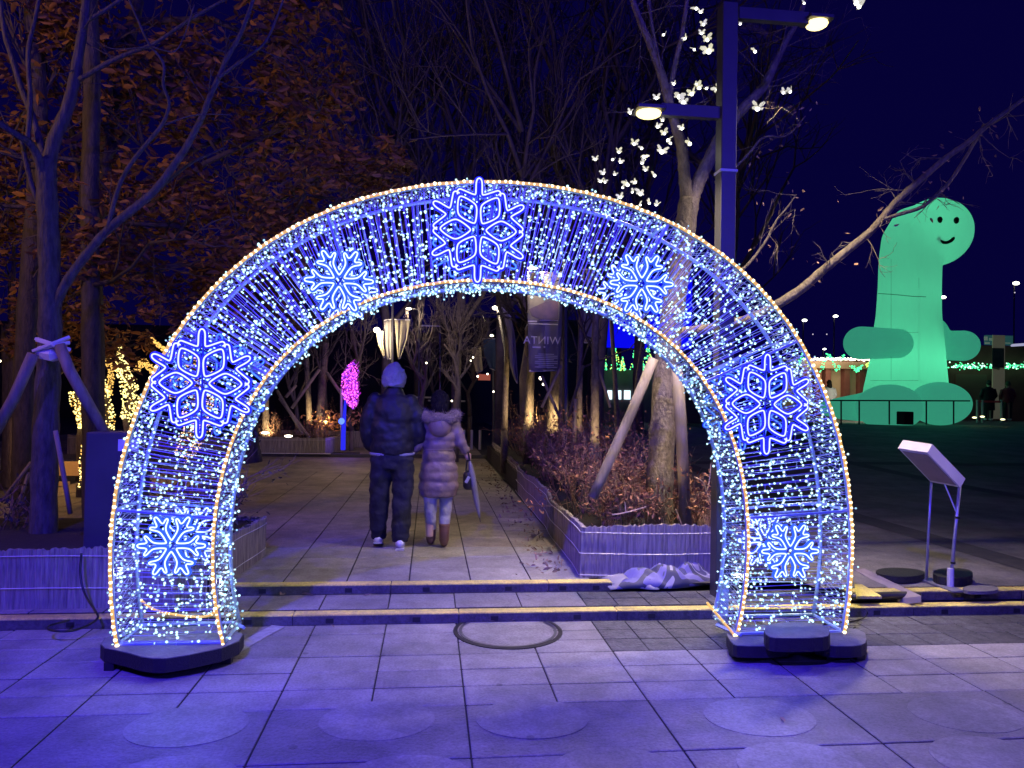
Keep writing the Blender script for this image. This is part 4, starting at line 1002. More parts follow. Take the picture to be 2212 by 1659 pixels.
b = MB(); b.ball(P(738, 910, Y-.1), .08, 0, 8, 6); b.build('blue_lamp', glow("blue_lamp", (.1, .2, 1), 2), t)
b = MB(); q = P(738, 974, Y); b.box((q.x, Y, Z2+.03), (.85, .55, .03)); b.build('base_plate', slabe, t)
lamp('ornament_glow', 'POINT', P(745, 930, Y-.35), 9, (.12, .05, 1), .06); lamp('ornament_glow', 'POINT', P(765, 850, Y-.4), 4, (1, .1, .8), .06)

# ------------------------------------------------------------------ golden light trees at the left
gb = glow("gold_bulb", (1, .78, .25), 3.2); gb2 = glow("gold_bulb_dim", (1, .55, .12), 1.6)
def lit_shape(label, polys, Y, n, seed, base, cat='lit tree', cols=(gb, gb2)):
    rs = np.random.RandomState(seed); t = thing('lit_tree', label, cat, P(*base, Y)); pts = []
    b = MB()
    for pl in polys:
        for k in range(len(pl)-1): b.tube([P(*pl[k][:2], Y+.1), P(*pl[k+1][:2], Y+.1)], [m(max(2, pl[k][2]*.22), Y), m(max(2, pl[k+1][2]*.22), Y)], 5)
        for _ in range(int(n*sum(p[2] for p in pl)/sum(p[2] for q in polys for p in q))):
            k = rs.randint(len(pl)-1); f = rs.rand(); x = pl[k][0]+(pl[k+1][0]-pl[k][0])*f; y = pl[k][1]+(pl[k+1][1]-pl[k][1])*f; w = pl[k][2]+(pl[k+1][2]-pl[k][2])*f
            a = rs.rand()*6.28; r_ = w/2*rs.rand()**.4; pts.append(P(x+r_*math.cos(a), y+r_*.7*math.sin(a), Y+m(w, Y)*.5*math.sin(a*3)))
    g0 = P(*base, Y); b.tube([Vector((g0.x, g0.y, .1)), g0, P(*polys[0][-1][:2], Y+.1)], .05, 5); b.build('trunk', bark_d, t); h = int(len(pts)*.5)
    bulbs('gold_bulbs', pts[:h], m(1.55, Y), cols[0], t, kind='stuff'); bulbs('gold_bulbs', pts[h:], m(1.3, Y), cols[1], t, kind='stuff')
lit_shape('small tree wrapped in golden bulbs left of the support pole', [[(160, 850, 26), (166, 870, 30), (170, 895, 18), (174, 925, 10)]], 13, 210, 1, (172, 940))
lit_shape('golden bulb tree right of the support pole', [[(216, 790, 6), (222, 840, 24), (230, 880, 42), (232, 930, 30)], [(232, 770, 18), (240, 800, 16), (236, 850, 20)]], 14, 480, 2, (232, 940))
lit_shape('golden bulb tree with arching branch touching the arch', [[(258, 745, 5), (262, 790, 30), (275, 820, 44), (285, 860, 46), (270, 905, 24)], [(325, 728, 8), (345, 748, 14), (362, 760, 16), (400, 790, 20)], [(296, 800, 16), (310, 780, 18), (330, 800, 20)]], 13.5, 760, 3, (275, 940))
lit_shape('pinkish golden bulb bush seen through the left arch leg', [[(400, 770, 40), (430, 820, 80), (430, 880, 90), (420, 930, 70), (400, 985, 50)], [(380, 800, 20), (370, 860, 20)]], 13.8, 720, 4, (420, 1000), cols=(glow("peach_bulb", (1, .62, .42), 2.6), gb2))
lit_shape('vertical string of golden bulbs beside the dark cabinet', [[(176, 960, 3), (174, 985, 4), (172, 1010, 5), (173, 1030, 9), (172, 1050, 6)]], 11, 34, 5, (172, 1060), 'light string')
b = MB(); c = P(17, 1003, 12); b.box((c.x, c.y, c.z), (m(20, 12), .02, m(22, 12))); bulbs('gold_bulbs', [P(17+rs.uniform(-10, 10), 1003+rs.uniform(-11, 11), 11.95) for _ in range(40)], .015, gb, b.build('glowing_sign', mat("gold_panel", (.5, .35, .15), .6, emit=(1, .7, .3), es=.4), None, label='small square golden light panel low at the left edge', cat='light panel'), kind='stuff')
b = MB(); c = P(140, 1012, 12.5); b.box((P(130, 1012, 12.5).x, 12.5, c.z), (m(110, 12.5), .1, m(28, 12.5))); b.box((P(120, 1060, 12.5).x, 12.4, P(120, 1055, 12.5).z), (m(60, 12.5), .1, m(30, 12.5)))
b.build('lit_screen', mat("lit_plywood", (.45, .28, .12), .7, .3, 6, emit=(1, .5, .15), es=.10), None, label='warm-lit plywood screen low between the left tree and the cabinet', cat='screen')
lamp('gold_glow', 'POINT', P(270, 860, 12.6), 22, (1, .55, .18), .3); lamp('gold_glow', 'POINT', P(110, 960, 11.8), 14, (1, .5, .15), .2)
b = MB(); c = P(235, 714, 15); b.box(c, (m(36, 15), .1, m(3, 15))); b.box(P(252, 740, 15), (m(3, 15), .1, m(55, 15))); b.build('street_lamp', lampgrey, None, label='unlit thin street lamp above the golden bulb trees', cat='street lamp')

# ------------------------------------------------------------------ banners and lamps down the path
def banner(name, pts, Y, m_, label, wave=.05, nx=10, ny=14, hem=True, group=None):
    """a hanging cloth: left edge points top to bottom and right edge points top to bottom"""
    le, re = pts; t = thing(name, label, 'banner', P(*le[0], Y), group)
    def at(e, v): k = v*(len(e)-1); i = min(int(k), len(e)-2); f = k-i; return (e[i][0]+(e[i+1][0]-e[i][0])*f, e[i][1]+(e[i+1][1]-e[i][1])*f)
    vs = []
    for j in range(ny):
        v = j/(ny-1); a, c = at(le, v), at(re, v)
        for i in range(nx): u = i/(nx-1); p = P(a[0]+(c[0]-a[0])*u, a[1]+(c[1]-a[1])*u, Y); vs.append(p+Vector((0, wave*math.sin(u*9+v*2)*(.3+v), 0)))
    b = MB(); b.add(vs, [(j*nx+i, j*nx+i+1, (j+1)*nx+i+1, (j+1)*nx+i) for j in range(ny-1) for i in range(nx-1)])
    o = b.build('cloth', m_, t, True); s = o.modifiers.new('thick', 'SOLIDIFY'); s.thickness = .008
    if hem: b = MB(); b.tube([P(*le[-1], Y), P(*re[-1], Y)], .012, 5); b.build('hem_bar', strap, t); b = MB(); b.tube([P(*le[0], Y), P(*re[0], Y)], .012, 5); b.build('hem_bar', strap, t)
    return t
ban = mat("banner_cloth", (.36, .335, .33), .8, .15, 3, trans=.35)
bant = mat("banner_teal", (.07, .12, .22), .8, .3, 3, trans=.3)
banl = mat("banner_cream", (.62, .56, .40), .8, .35, 5, stretch=(1, 1, .2), trans=.4)
Y = 11.8
t = banner('banner', ([(1139, 588), (1140, 700), (1143, 802)], [(1216, 588), (1214, 700), (1208, 800)]), Y, ban, 'wide grey banner showing mirrored lettering, on the lamp post inside the arch', .02)
cu = bpy.data.curves.new('lettering', 'FONT'); cu.body = "WINTA"; cu.align_x = 'CENTER'; cu.align_y = 'CENTER'; cu.size = m(24, Y); cu.extrude = .001; cu.space_character = 1.05
tmp = bpy.data.objects.new('tmp', cu); C.objects.link(tmp); bpy.context.view_layer.update(); me = bpy.data.meshes.new_from_object(tmp.evaluated_get(bpy.context.evaluated_depsgraph_get())); bpy.data.objects.remove(tmp)
p = P(1171, 736, Y-.05); me.transform(Matrix.Translation(p) @ Matrix.Rotation(R(180), 4, 'Z') @ Matrix.Rotation(R(90), 4, 'X')); me.materials.clear(); me.materials.append(mat("banner_print", (.85, .80, .74), .7))
link('lettering', me, t)
b = MB()
for (x0, x1, y, h) in ((1141, 1206, 700, 2), (1141, 1160, 694, 3), (1166, 1206, 692, 2), (1150, 1168, 750, 3), (1174, 1205, 750, 3)): b.box(P((x0+x1)/2, y, Y-.035), (m(x1-x0, Y), .004, m(h, Y)))
for i in range(8): b.box(P(1180, 765+i*4, Y-.045), (m(50 if i % 3 else 34, Y), .003, m(1.2, Y)))
stuff(b.build('printed_lines', mat("banner_print", (.85, .80, .74), .7), t))
b = MB(); b.add([P(*q, Y-.04) for q in ((1142, 668), (1178, 652), (1206, 648), (1206, 690), (1170, 690), (1150, 684))], [(0, 1, 2, 3, 4, 5)])
b.build('printed_picture', mat("banner_picture", (.30, .20, .22), .7, col2=(.12, .11, .16), scale=3, var=.3), t)
b = MB(); b.add([P(*q, Y-.046) for q in ((1176, 703), (1206, 703), (1203, 797), (1180, 798))], [(0, 1, 2, 3)]); b.build('dark_print', mat("banner_dark_print", (.16, .14, .2), .7), t)
def mini_lamp(label, pole, heads, Y, w=10, arm=None, power=8, lit=True):
    t = thing('street_lamp', label, 'street lamp', P(*pole[0], Y)); b = MB(); pp = [P(*p, Y) for p in pole]; b.tube([Vector((pp[0].x, pp[0].y, Z2-.02))]+pp, m(w, Y)/2, 7); b.build('post', lampgrey, t)
    for (x, y, hw, hh, mode) in heads:
        if arm: b = MB(); b.tube([P(*pole[-1], Y), P(x, y-1, Y)], m(2.5, Y)/2, 5); b.build('arm', lampgrey, t)
        if mode: b = MB(); b.ball(P(x, y, Y-.05), (m(hw, Y)/2, .08, m(hh, Y)/2), 0, 10, 6); b.build('lamp_head', lampgl2, t, True); lamp('street_lamp_light', 'POINT', P(x, y+hh, Y-.22), mode*3.2, (1, .80, .50), .05)
mini_lamp('dark lamp post carrying the mirrored banner, right of it', [(1221, 985), (1221, 560)], [(1150, 579, 26, 5, 18)], 11.9, 13, True)
mini_lamp('bright lamp on a white-lit post left of the mirrored banner', [(1092, 760), (1080, 690), (1074, 668)], [(1069, 665, 12, 9, 22)], 15, 6)
mini_lamp('lamp post with white wing banners above the man', [(848, 850), (848, 640)], [(814, 713, 14, 12, 22)], 15.5, 5, False)
mini_lamp('slim lamp with lit head left of the arch centre', [(905, 860), (905, 668)], [(883, 667, 13, 5, 12)], 20, 3, True)
mini_lamp('unlit lamp post with a short white arm over the path', [(951, 850), (950, 690)], [(913, 706, 3, 3, 0)], 18, 4, True)
b = MB(); b.box(P(931, 704, 17.95), (m(40, 18), .08, m(2.5, 18))); b.build('lamp_arm', strap, bpy.data.objects['street_lamp.005'] if 'street_lamp.005' in bpy.data.objects else None)
mini_lamp('small lamp over the teal banner', [(1066, 900), (1064, 735)], [(1062, 725, 8, 5, 8)], 20, 5)
banner('banner', ([(852, 690), (856, 740), (860, 775)], [(886, 691), (879, 735), (866, 772)]), 15.6, banl, 'cream wing banner lit from above, right side of the lamp post', .06)
banner('banner', ([(812, 716), (817, 745), (829, 773)], [(828, 716), (828, 745), (832, 770)]), 15.6, banl, 'narrow cream wing banner below the bright lamp', .04)
banner('banner', ([(829, 692), (830, 740), (836, 775)], [(845, 690), (845, 740), (846, 775)]), 15.7, ban, 'dim grey banner between two cream ones', .03)
banner('banner', ([(1084, 664), (1098, 720), (1103, 790), (1113, 820)], [(1104, 685), (1112, 720), (1116, 780), (1118, 828)]), 12.8, ban, 'curved grey banner beside the bright lamp post', .06)
banner('banner', ([(1134, 712), (1133, 740), (1137, 770)], [(1140, 700), (1142, 740), (1145, 765)]), 12.6, banl, 'narrow cream strip of banner left of the mirrored one', .03)
banner('banner', ([(1019, 752), (1022, 780), (1030, 806)], [(1039, 748), (1041, 780), (1043, 800)]), 19.5, banl, 'small cream banner left of the teal one', .03)
banner('banner', ([(1042, 732), (1046, 765), (1058, 795)], [(1070, 732), (1071, 765), (1070, 800)]), 19.4, bant, 'teal banner hanging far down the path', .03)
banner('banner', ([(1142, 586), (1146, 610), (1150, 625)], [(1166, 587), (1172, 605), (1176, 622)]), 11.6, banl, 'brightly lit cream banner top under the lamp head', .03)
banner('banner', ([(1258, 582), (1259, 680), (1262, 740)], [(1286, 581), (1285, 680), (1284, 740)]), 12.5, ban, 'pale grey banner right of the dark lamp post', .02)
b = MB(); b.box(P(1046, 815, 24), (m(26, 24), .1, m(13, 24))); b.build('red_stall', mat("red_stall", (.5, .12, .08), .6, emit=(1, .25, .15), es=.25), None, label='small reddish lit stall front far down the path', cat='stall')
for i, (x, y, r_) in enumerate([(921, 784, 2.0), (1017, 779, 1.6), (1022, 772, 2.0), (1032, 813, 2.2), (1053, 808, 2), (1066, 846, 2), (976, 866, 2), (1168, 817, 4), (1174, 830, 3), (1203, 848, 3.5), (1203, 870, 3.5), (516, 1057, 3), (1142, 934, 2), (1136, 943, 2), (0, 780, 2.2), (11, 782, 3)]):
    b = MB(); b.ball(P(x, y, 17 if y < 1000 else 7.2), m(r_, 17 if y < 1000 else 7.2), 0, 8, 5); b.build('small_light', lampgl2, None, True, label='tiny white light shining between the trees beyond the arch', cat='light', group='tiny far lights')
# bollards and rail beyond
for i, x in enumerate((890, 912, 1003, 1020, 1038)):
    b = MB(); q = P(x, 880, 21); b.tube([(q.x, q.y, Z2), (q.x, q.y, Z2+.55)], .04, 8); b.build('bollard', mat("pale_bollard", (.4, .38, .42), .5), None, label=['short pale bollard just left of the head of the walker in pink', 'short pale bollard touching the head of the walker in pink', 'short pale bollard right of the fur hood', 'middle short pale bollard right of the walkers', 'short pale bollard nearest the right planter'][i], cat='bollard', group='bollards at the far end of the path')
b = MB(); q = P(895, 858, 24); b.box((q.x, q.y, q.z), (2.2, .06, .05)); b.box((P(965, 858, 24).x, 24, q.z-.1), (1.2, .06, .05)); b.build('railing', mat("pale_bollard", (.4, .38, .42), .5), None, label='low pale railing seen between the two walkers', cat='railing')
# dark buildings closing the far view
b = MB(); b.box((-9, 46, 2.6), (40, 8, 5.2)); b.box((6, 52, 3.4), (12, 8, 6.8)); b.build('far_building', mat("dark_wall", (.035, .03, .045), .9, .4, .4), None, label='long dark building behind the bare trees beyond the path', cat='building')

# ------------------------------------------------------------------ blue screen, Christmas-tree lights, lit stalls through the arch
t = thing('led_screen', 'big glowing blue screen behind the trees, right inside the arch', 'screen', P(1397, 905, 31))
b = MB(); c0, c1 = P(1300, 750, 31), P(1494, 600, 31); b.box(((c0.x+c1.x)/2, 31, (c0.z+c1.z)/2), (c1.x-c0.x, .2, c1.z-c0.z)); b.build('display', glow("blue_screen", (.003, .003, 1), .85, True), t)
b = MB()
for x in (1318, 1476): q = P(x, 750, 31.2); b.box((q.x, 31.3, (q.z+Z2)/2), (.25, .2, q.z-Z2))
b.build('leg', lampgrey, t)
gl = [glow("green_bulb", (.08, 1, .35), 2.2), glow("lime_bulb", (.55, 1, .15), 2.2)]
def green_tree(x, top, bot, w, Y, seed):
    rs = np.random.RandomState(seed); p = []
    for i in range(60):
        f = rs.rand()**.7; p.append(P(x+w/2*f*rs.uniform(-1, 1), top+(bot-top)*f, Y+rs.uniform(-.2, .2)))
    t = thing('christmas_tree_light', 'green tree-shaped light on the stall roof, '+{50: 'cut off by the tree trunk at the left', 51: 'wide triangle at the left', 52: 'narrow one beside the wide left triangle', 53: 'tall triangle in the middle', 54: 'tall triangle nearest the arch', 55: 'short one between two tall triangles'}[seed], 'light ornament', P(x, bot, Y), 'green tree lights on the stall roofs')
    b = MB(); b.tube([P(x, bot, Y), P(x, top, Y)], .03, 4); b.build('pole', blackm, t)
    bulbs('green_bulbs', p[:36], m(1.5, Y), gl[0], t, kind='stuff'); bulbs('lime_bulbs', p[36:], m(1.5, Y), gl[1], t, kind='stuff')
for i, a in enumerate([(1307, 765, 800, 10), (1330, 752, 800, 26), (1345, 770, 800, 14), (1372, 745, 800, 24), (1400, 738, 796, 24), (1386, 770, 800, 16)]): green_tree(*a, 28, 50+i)
t = thing('market_stall', 'long grey stall with bright white openings seen right inside the arch', 'stall', P(1370, 900, 28.5))
c0, c1 = P(1290, 905, 28.5), P(1540, 802, 28.5); b = MB(); b.box(((c0.x+c1.x)/2, 29.5, (c1.z+Z2)/2), (c1.x-c0.x, 1.8, c1.z-Z2)); b.build('wall', mat("stall_grey", (.16, .14, .16), .8, .3, 2), t)
for x, w in ((1318, 10), (1336, 14), (1356, 14), (1377, 7)): q = P(x, 853, 28.5); b = MB(); b.box((q.x, 28.57, q.z), (m(w, 28.5), .05, m(20, 28.5))); b.build('lit_opening', glow("white_opening", (.75, .95, 1), 1.6), t)

# ------------------------------------------------------------------ the square at the right
Y = 32.0; gm = lambda p_: p_*32.0/1597
gz = P(2000, 917, Y).z
sheet('square_apron', 11.2, 34, 29.0, 40.0, .01, farpave, 8, 8)
t = thing('inflatable_figure', 'giant green glowing inflatable figure with a long neck and smiling face', 'inflatable', P(1965, 917, Y))
gmat = bpy.data.materials.new("green_nylon"); gmat.use_nodes = True; n = gmat.node_tree.nodes; L = gmat.node_tree.links; n.clear()
tr_ = n.new('ShaderNodeBsdfTranslucent'); df = n.new('ShaderNodeBsdfDiffuse'); ms = n.new('ShaderNodeMixShader'); o_ = n.new('ShaderNodeOutputMaterial')
nz = n.new('ShaderNodeTexNoise'); nz.inputs['Scale'].default_value = .8; tc = n.new('ShaderNodeTexCoord'); mp = n.new('ShaderNodeMapping'); mp.inputs['Scale'].default_value = (1, 1, .3); L.new(tc.outputs['Object'], mp.inputs[0]); L.new(mp.outputs[0], nz.inputs[0])
mxn = n.new('ShaderNodeMix'); mxn.data_type = 'RGBA'; L.new(nz.outputs[0], mxn.inputs[0]); mxn.inputs[6].default_value = (.11, .56, .40, 1); mxn.inputs[7].default_value = (.16, .66, .50, 1)
L.new(mxn.outputs[2], tr_.inputs[0]); L.new(mxn.outputs[2], df.inputs[0]); ms.inputs[0].default_value = .6
L.new(df.outputs[0], ms.inputs[1]); L.new(tr_.outputs[0], ms.inputs[2])
em = n.new('ShaderNodeEmission'); em.inputs[0].default_value = (.09, .38, .26, 1); em.inputs[1].default_value = .45; ad = n.new('ShaderNodeAddShader')  # part of the inner light is put into the nylon as glow
L.new(ms.outputs[0], ad.inputs[0]); L.new(em.outputs[0], ad.inputs[1]); L.new(ad.outputs[0], o_.inputs[0]); gmat.cycles.emission_sampling = 'NONE'
gd = gmat.copy(); gd.name = "green_nylon_limb"  # limb copy of the nylon, its dimmer inner light set as glow
for nd in gd.node_tree.nodes:
    if nd.type == 'EMISSION': nd.inputs[0].default_value = (.06, .36, .26, 1)
def pg(x, y, dy=0): return P(x, y, Y+dy)
b = MB()
b.ball(pg(2020, 502), gm(79), 0, 32, 20)
path = [(1985, 490, 60), (1968, 520, 63), (1966, 560, 66), (1964, 620, 66), (1962, 680, 68), (1961, 720, 73), (1960, 780, 79), (1956, 840, 88), (1954, 890, 94)]
b.tube([pg(x, y) for x, y, r_ in path], [gm(r_) for x, y, r_ in path], 28)
b.tube([pg(2016, 500), pg(1990, 500), pg(1975, 545)], [gm(74), gm(72), gm(66)], 28)
blob('body', b, gmat, .11, t, 12, .5)
for (x0, y0, x1, y1, r_, dy) in ((1938, 742, 1860, 741, 37, -1.1), (1990, 745, 2080, 747, 36, 0)):
    b = MB(); b.tube([pg(x0, y0, dy), pg(x1, y1, dy)], [gm(r_*.9), gm(r_)], 24); b.ball(pg(x1, y1, dy), gm(r_), 0, 24, 16); b.ball(pg(x0, y0, dy), gm(r_*.9), 0, 24, 16)
    if dy == 0: b.ball(pg(2020, 740), (gm(34), gm(34), gm(58)), 0, 20, 14)
    blob('arm', b, gd, .09, t, 6)
for (x, y, rx, rz, dy) in ((1922, 880, 72, 50, -1.9), (2030, 872, 62, 47, -2.3)):
    b = MB(); b.ball(pg(x, y, dy), (gm(rx), gm(60), gm(rz)), 0, 32, 20); blob('leg', b, gd, .1, t, 6)
b = MB(); b.tube([pg(1900, 876, -.8), pg(1860, 880, -.8), pg(1815, 882, -.8), pg(1788, 882, -.8)], [gm(40), gm(32), gm(25), gm(18)], 20); b.ball(pg(1788, 882, -.8), gm(18), 0, 16, 10); blob('tail', b, gd, .09, t, 6)
blk = mat("black_felt", (.004, .004, .004), .8)
def facep(x, y):                       # a point on the front of the head
    c = pg(2020, 502); r_ = gm(79)+.03; d = ray(x, y); o = EYE-c; bq = o.dot(d); cq = o.dot(o)-r_*r_; A_ = d.dot(d); s = (-bq-math.sqrt(max(0, bq*bq-A_*cq)))/A_; return EYE+d*s
for (x, y) in ((2030, 475), (2066, 476)):
    b = MB(); b.ball(facep(x, y), (gm(5.5), .12, gm(7.5)), 0, 14, 10); b.build('eye', blk, t, True)
b = MB(); pts = chaikin([facep(x, y) for x, y in ((2025, 513), (2031, 521), (2042, 525), (2054, 521), (2060, 514))], 2, False); b.tube(pts, [gm(2.6)]+[gm(3.6)]*(len(pts)-2)+[gm(2.6)], 8)
b.ball(pts[0], gm(2.8), 0, 8, 6); b.ball(pts[-1], gm(2.8), 0, 8, 6); b.build('mouth', blk, t, True)
sm = mat("seam_thread", (.03, .20, .12), .8)
b = MB(); b.tube([pg(1897, 634, -2.5)+Vector((0, 0, 0)), pg(1930, 636, -2.68), pg(1970, 640, -2.72), pg(2000, 641, -2.6)], .012, 4); b.build('seam', sm, t)
for (x, y, pw) in ((1968, 790, 110), (1975, 640, 30), (2000, 500, 56)):
    lamp('inflatable_lamp', 'POINT', pg(x, y), pw, (.55, 1, .65), .3)
def front(x, y):
    for k in range(len(path)-1):
        (x0_, y0_, r0_), (x1_, y1_, r1_) = path[k], path[k+1]
        if y0_ <= y <= y1_: f = (y-y0_)/(y1_-y0_); cx_, rr_ = x0_+(x1_-x0_)*f, r0_+(r1_-r0_)*f; break
    else: cx_, rr_ = path[-1][0], path[-1][2]
    return pg(x, y, -math.sqrt(max(0, gm(rr_)**2-gm(x-cx_)**2))-.0)
for pts_ in ([(1925, y_) for y_ in range(560, 840, 20)], [(1985, y_) for y_ in range(600, 840, 20)], [(x_, 718) for x_ in range(1900, 2026, 12)], [(x_, 822) for x_ in range(1880, 2036, 12)]):
    b = MB(); b.tube([front(*q_) for q_ in pts_], .0055, 4); b.build('seam', sm, t)
b = MB(); b.tube([facep(x_, y_) for x_, y_ in ((1960, 470), (1975, 500), (1995, 530), (2020, 556), (2035, 575))], .006, 4); b.build('seam', sm, t)
nb = n.new('ShaderNodeTexNoise'); nb.inputs['Scale'].default_value = 2.2; nb.inputs['Detail'].default_value = 3; L.new(mp.outputs[0], nb.inputs[0]); bn = n.new('ShaderNodeBump'); bn.inputs['Strength'].default_value = .5; bn.inputs['Distance'].default_value = .12
L.new(nb.outputs[0], bn.inputs['Height']); L.new(bn.outputs[0], tr_.inputs['Normal']); L.new(bn.outputs[0], df.inputs['Normal'])
# blower box in front
c = pg(1955, 903, -4.2); b = MB(); q = P(1955, 903, 27.6); b.box((q.x, 27.6, q.z), (m(24, 27.6), .5, m(30, 27.6)), bev=.02); b.build('blower_box', blackm, None, label='black box standing in front of the green inflatable', cat='box')
# barrier rail
t = thing('barrier_rail', 'dark rail barrier on thin posts in front of the green inflatable', 'barrier', P(1950, 915, 27.8))
b = MB(); b.tube([P(1780, 865, 27.8), P(2095, 866, 27.8)], .032, 6); b.build('rail', lampgrey, t)
for x in (1817, 1856, 1921, 2001, 2060): b = MB(); q0 = P(x, 866, 27.8); q1 = P(x, 917, 27.8); b.tube([q1, q0], .03, 6); b.build('post', lampgrey, t)
# market hall behind
red = mat("market_red", (.22, .07, .06), .8, .3, 1.5); cream = mat("market_panel", (.55, .40, .28), .8, .15, 1.5)
Ym = 40.0; mm = lambda p_: p_*Ym/1597
t = thing('market_stall', 'red-columned market stall with cream panels and a bright light strip, left of the inflatable', 'stall', P(1815, 905, Ym))
z0 = P(1815, 905, Ym).z-.8; zt = P(1815, 776, Ym).z; x0, x1 = P(1700, 800, Ym).x, P(1900, 800, Ym).x
b = MB(); b.box(((x0+x1)/2, Ym+1.5, (z0+zt)/2), (x1-x0, 2, zt-z0)); b.build('wall', cream, t)
b = MB(); b.box(((x0+x1)/2, Ym+.2, P(1815, 789, Ym).z), (x1-x0, .8, mm(16))); b.build('fascia', mat("market_fascia", (.30, .18, .13), .8), t)
for x in (1770, 1791, 1832, 1865, 1700+40): q = P(x-2, 850, Ym); b = MB(); b.box((q.x, Ym+.2, (z0+zt)/2), (mm(13), .4, zt-z0)); b.build('column', red, t)
pts = [P(1735+i*1.45+rs.normal()*.5, 775.5+rs.normal()*1.2, Ym-.3) for i in range(100)]
bulbs('white_bulbs', pts, mm(2.1), glow("strip_bulb", (1, .93, .72), 5), t, kind='stuff')
lamp('strip_glow', 'AREA', P(1800, 782, Ym-1.2), 60, (1, .78, .5), 2.0, P(1800, 860, Ym+1))
pts = [];
for (xa, ya, xb, yb) in ((1773, 802, 1790, 764), (1790, 764, 1808, 800), (1808, 800, 1825, 764), (1838, 790, 1852, 801), (1852, 801, 1862, 790), (1726, 790, 1738, 760), (1738, 760, 1752, 800), (1872, 790, 1880, 782)):
    for i in range(26): f = rs.rand(); pts.append(P(xa+(xb-xa)*f+rs.normal()*2.2, ya+(yb-ya)*f+rs.normal()*2.2, Ym-.5))
g = thing('light_garland', 'zigzag garland of green and amber bulbs along the left market stall', 'garland', P(1800, 800, Ym-.5))
bulbs('green_bulbs', pts[:150], mm(1.5), gl[0], g, kind='stuff'); bulbs('lime_bulbs', pts[150:], mm(1.5), gl[1], g, kind='stuff')
t = thing('market_stall', 'long dark red market building right of the inflatable under a green garland', 'stall', P(2150, 905, Ym))
x0, x1 = P(2035, 800, Ym).x, P(2320, 800, Ym).x; zt = P(2150, 745, Ym).z
b = MB(); b.box(((x0+x1)/2, Ym+1.5, (z0+zt)/2), (x1-x0, 2, zt-z0)); b.build('wall', red, t)
b = MB(); b.box((P(2110, 850, Ym).x, Ym+.46, (z0+P(2110, 808, Ym).z)/2), (mm(78), .06, P(2110, 808, Ym).z-z0)); b.build('panel', mat("market_panel_dim", (.20, .10, .08), .8), t)
g = thing('light_garland', 'straight garland of green bulbs along the red market building', 'garland', P(2150, 790, Ym-.2))
pts = [P(2048+rs.rand()*190, 791+rs.normal()*3.2, Ym-.2) for _ in range(230)]
bulbs('green_bulbs', pts[:170], mm(1.5), gl[0], g, kind='stuff'); bulbs('pale_green_bulbs', pts[170:], mm(1.6), glow("pale_green_bulb", (.5, 1, .7), 3), g, kind='stuff')
# bare cream wall left of figure, signboard, roll banner
t = thing('signboard', 'greenish lit signboard behind the standing banner at the right edge', 'sign', P(2156, 735, 39))
q = P(2157, 735, 39); b = MB(); b.box((q.x, 39, q.z), (m(67, 39), .2, m(22, 39))); b.build('board', mat("teal_board", (.05, .16, .17), .5, emit=(.1, .4, .4), es=.12), t)
b = MB()
for (x, y, w, h) in ((2130, 731, 8, 9), (2140, 733, 6, 6), (2133, 741, 12, 4), (2175, 741, 18, 2)): q = P(x, y, 38.85); b.box((q.x, 38.86, q.z), (m(w, 39), .03, m(h, 39)))
b.build('sign_print', mat("pale_print", (.6, .7, .6), .5, emit=(.6, .8, .6), es=.12), t)
b = MB(); q0 = P(2185, 746, 38.9); q1 = P(2230, 743, 38.9); b.tube([q0, q1], .08, 5); b.build('light_bar', glow("pale_bar", (.6, .6, .9), .6), t)
t = thing('roll_banner', 'tall cream standing banner with a brown picture behind the two visitors', 'banner', P(2156, 905, 33))
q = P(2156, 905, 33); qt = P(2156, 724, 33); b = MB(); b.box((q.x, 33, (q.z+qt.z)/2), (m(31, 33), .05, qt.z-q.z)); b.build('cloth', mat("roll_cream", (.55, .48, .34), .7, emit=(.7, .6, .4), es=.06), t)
b = MB(); q = P(2156, 773, 32.95); b.box((q.x, 32.95, q.z), (m(30, 33), .02, m(46, 33))); b.build('picture', mat("brown_picture", (.16, .10, .09), .7, .6, 1.5, col2=(.06, .05, .06)), t)
b = MB(); q = P(2152, 795, 32.9); b.box((q.x, 32.93, q.z), (m(20, 33), .02, m(5, 33)), rot=Matrix.Rotation(.2, 3, 'Y')); b.build('picture_detail', mat("tan_print", (.35, .22, .16), .7), t)
# flood lights on masts beyond
for (x, y, w, hh, lab) in ((2195, 612, 16, 8, 'brightest floodlight on a far mast near the right edge'), (2037, 642, 14, 7, 'floodlight on a far mast right of the inflatable neck'), (1738, 692, 11, 6, 'far floodlight over the right arch shoulder, lower one'), (1805, 683, 11, 6, 'far floodlight between the arch and the inflatable'), (1781, 769-15, 6, 4, 'small far floodlight just above the garland stall')):
    t = thing('floodlight_mast', lab, 'floodlight', P(x, 900, 55)); q = P(x, y, 55); b = MB(); b.tube([(q.x, 55.2, .2), (q.x, 55.2, q.z)], .05, 5); b.build('mast', mat("mast_dark", (.03, .03, .04), .8), t)
    b = MB(); b.ball(q, (m(w, 55)/2, .2, m(hh, 55)/2), 0, 10, 6); b.build('lamp_head', glow("flood_head", (1, .97, .85), 6), t, True)
for (x, y) in ((1722, 720), (1756, 722), (1786, 722), (2192, 632)):
    b = MB(); b.ball(P(x, y, 55), m(3, 55)/2, 0, 6, 4); b.build('small_light', glow("dim_far", (.8, .7, .9), .9), None, label='faint far light point above the market stalls', cat='light', group='faint far lights above the market')
b = MB(); b.ball(P(1842, 858, 35), (m(13, 35)/2, .1, m(5, 35)/2), 0, 8, 5); b.build('ground_light', lampgl2, None, True, label='bright ground light behind the tail of the inflatable', cat='light')
lamp('ground_glow', 'POINT', P(1842, 850, 34.5), 60, (1, .85, .6), .1)


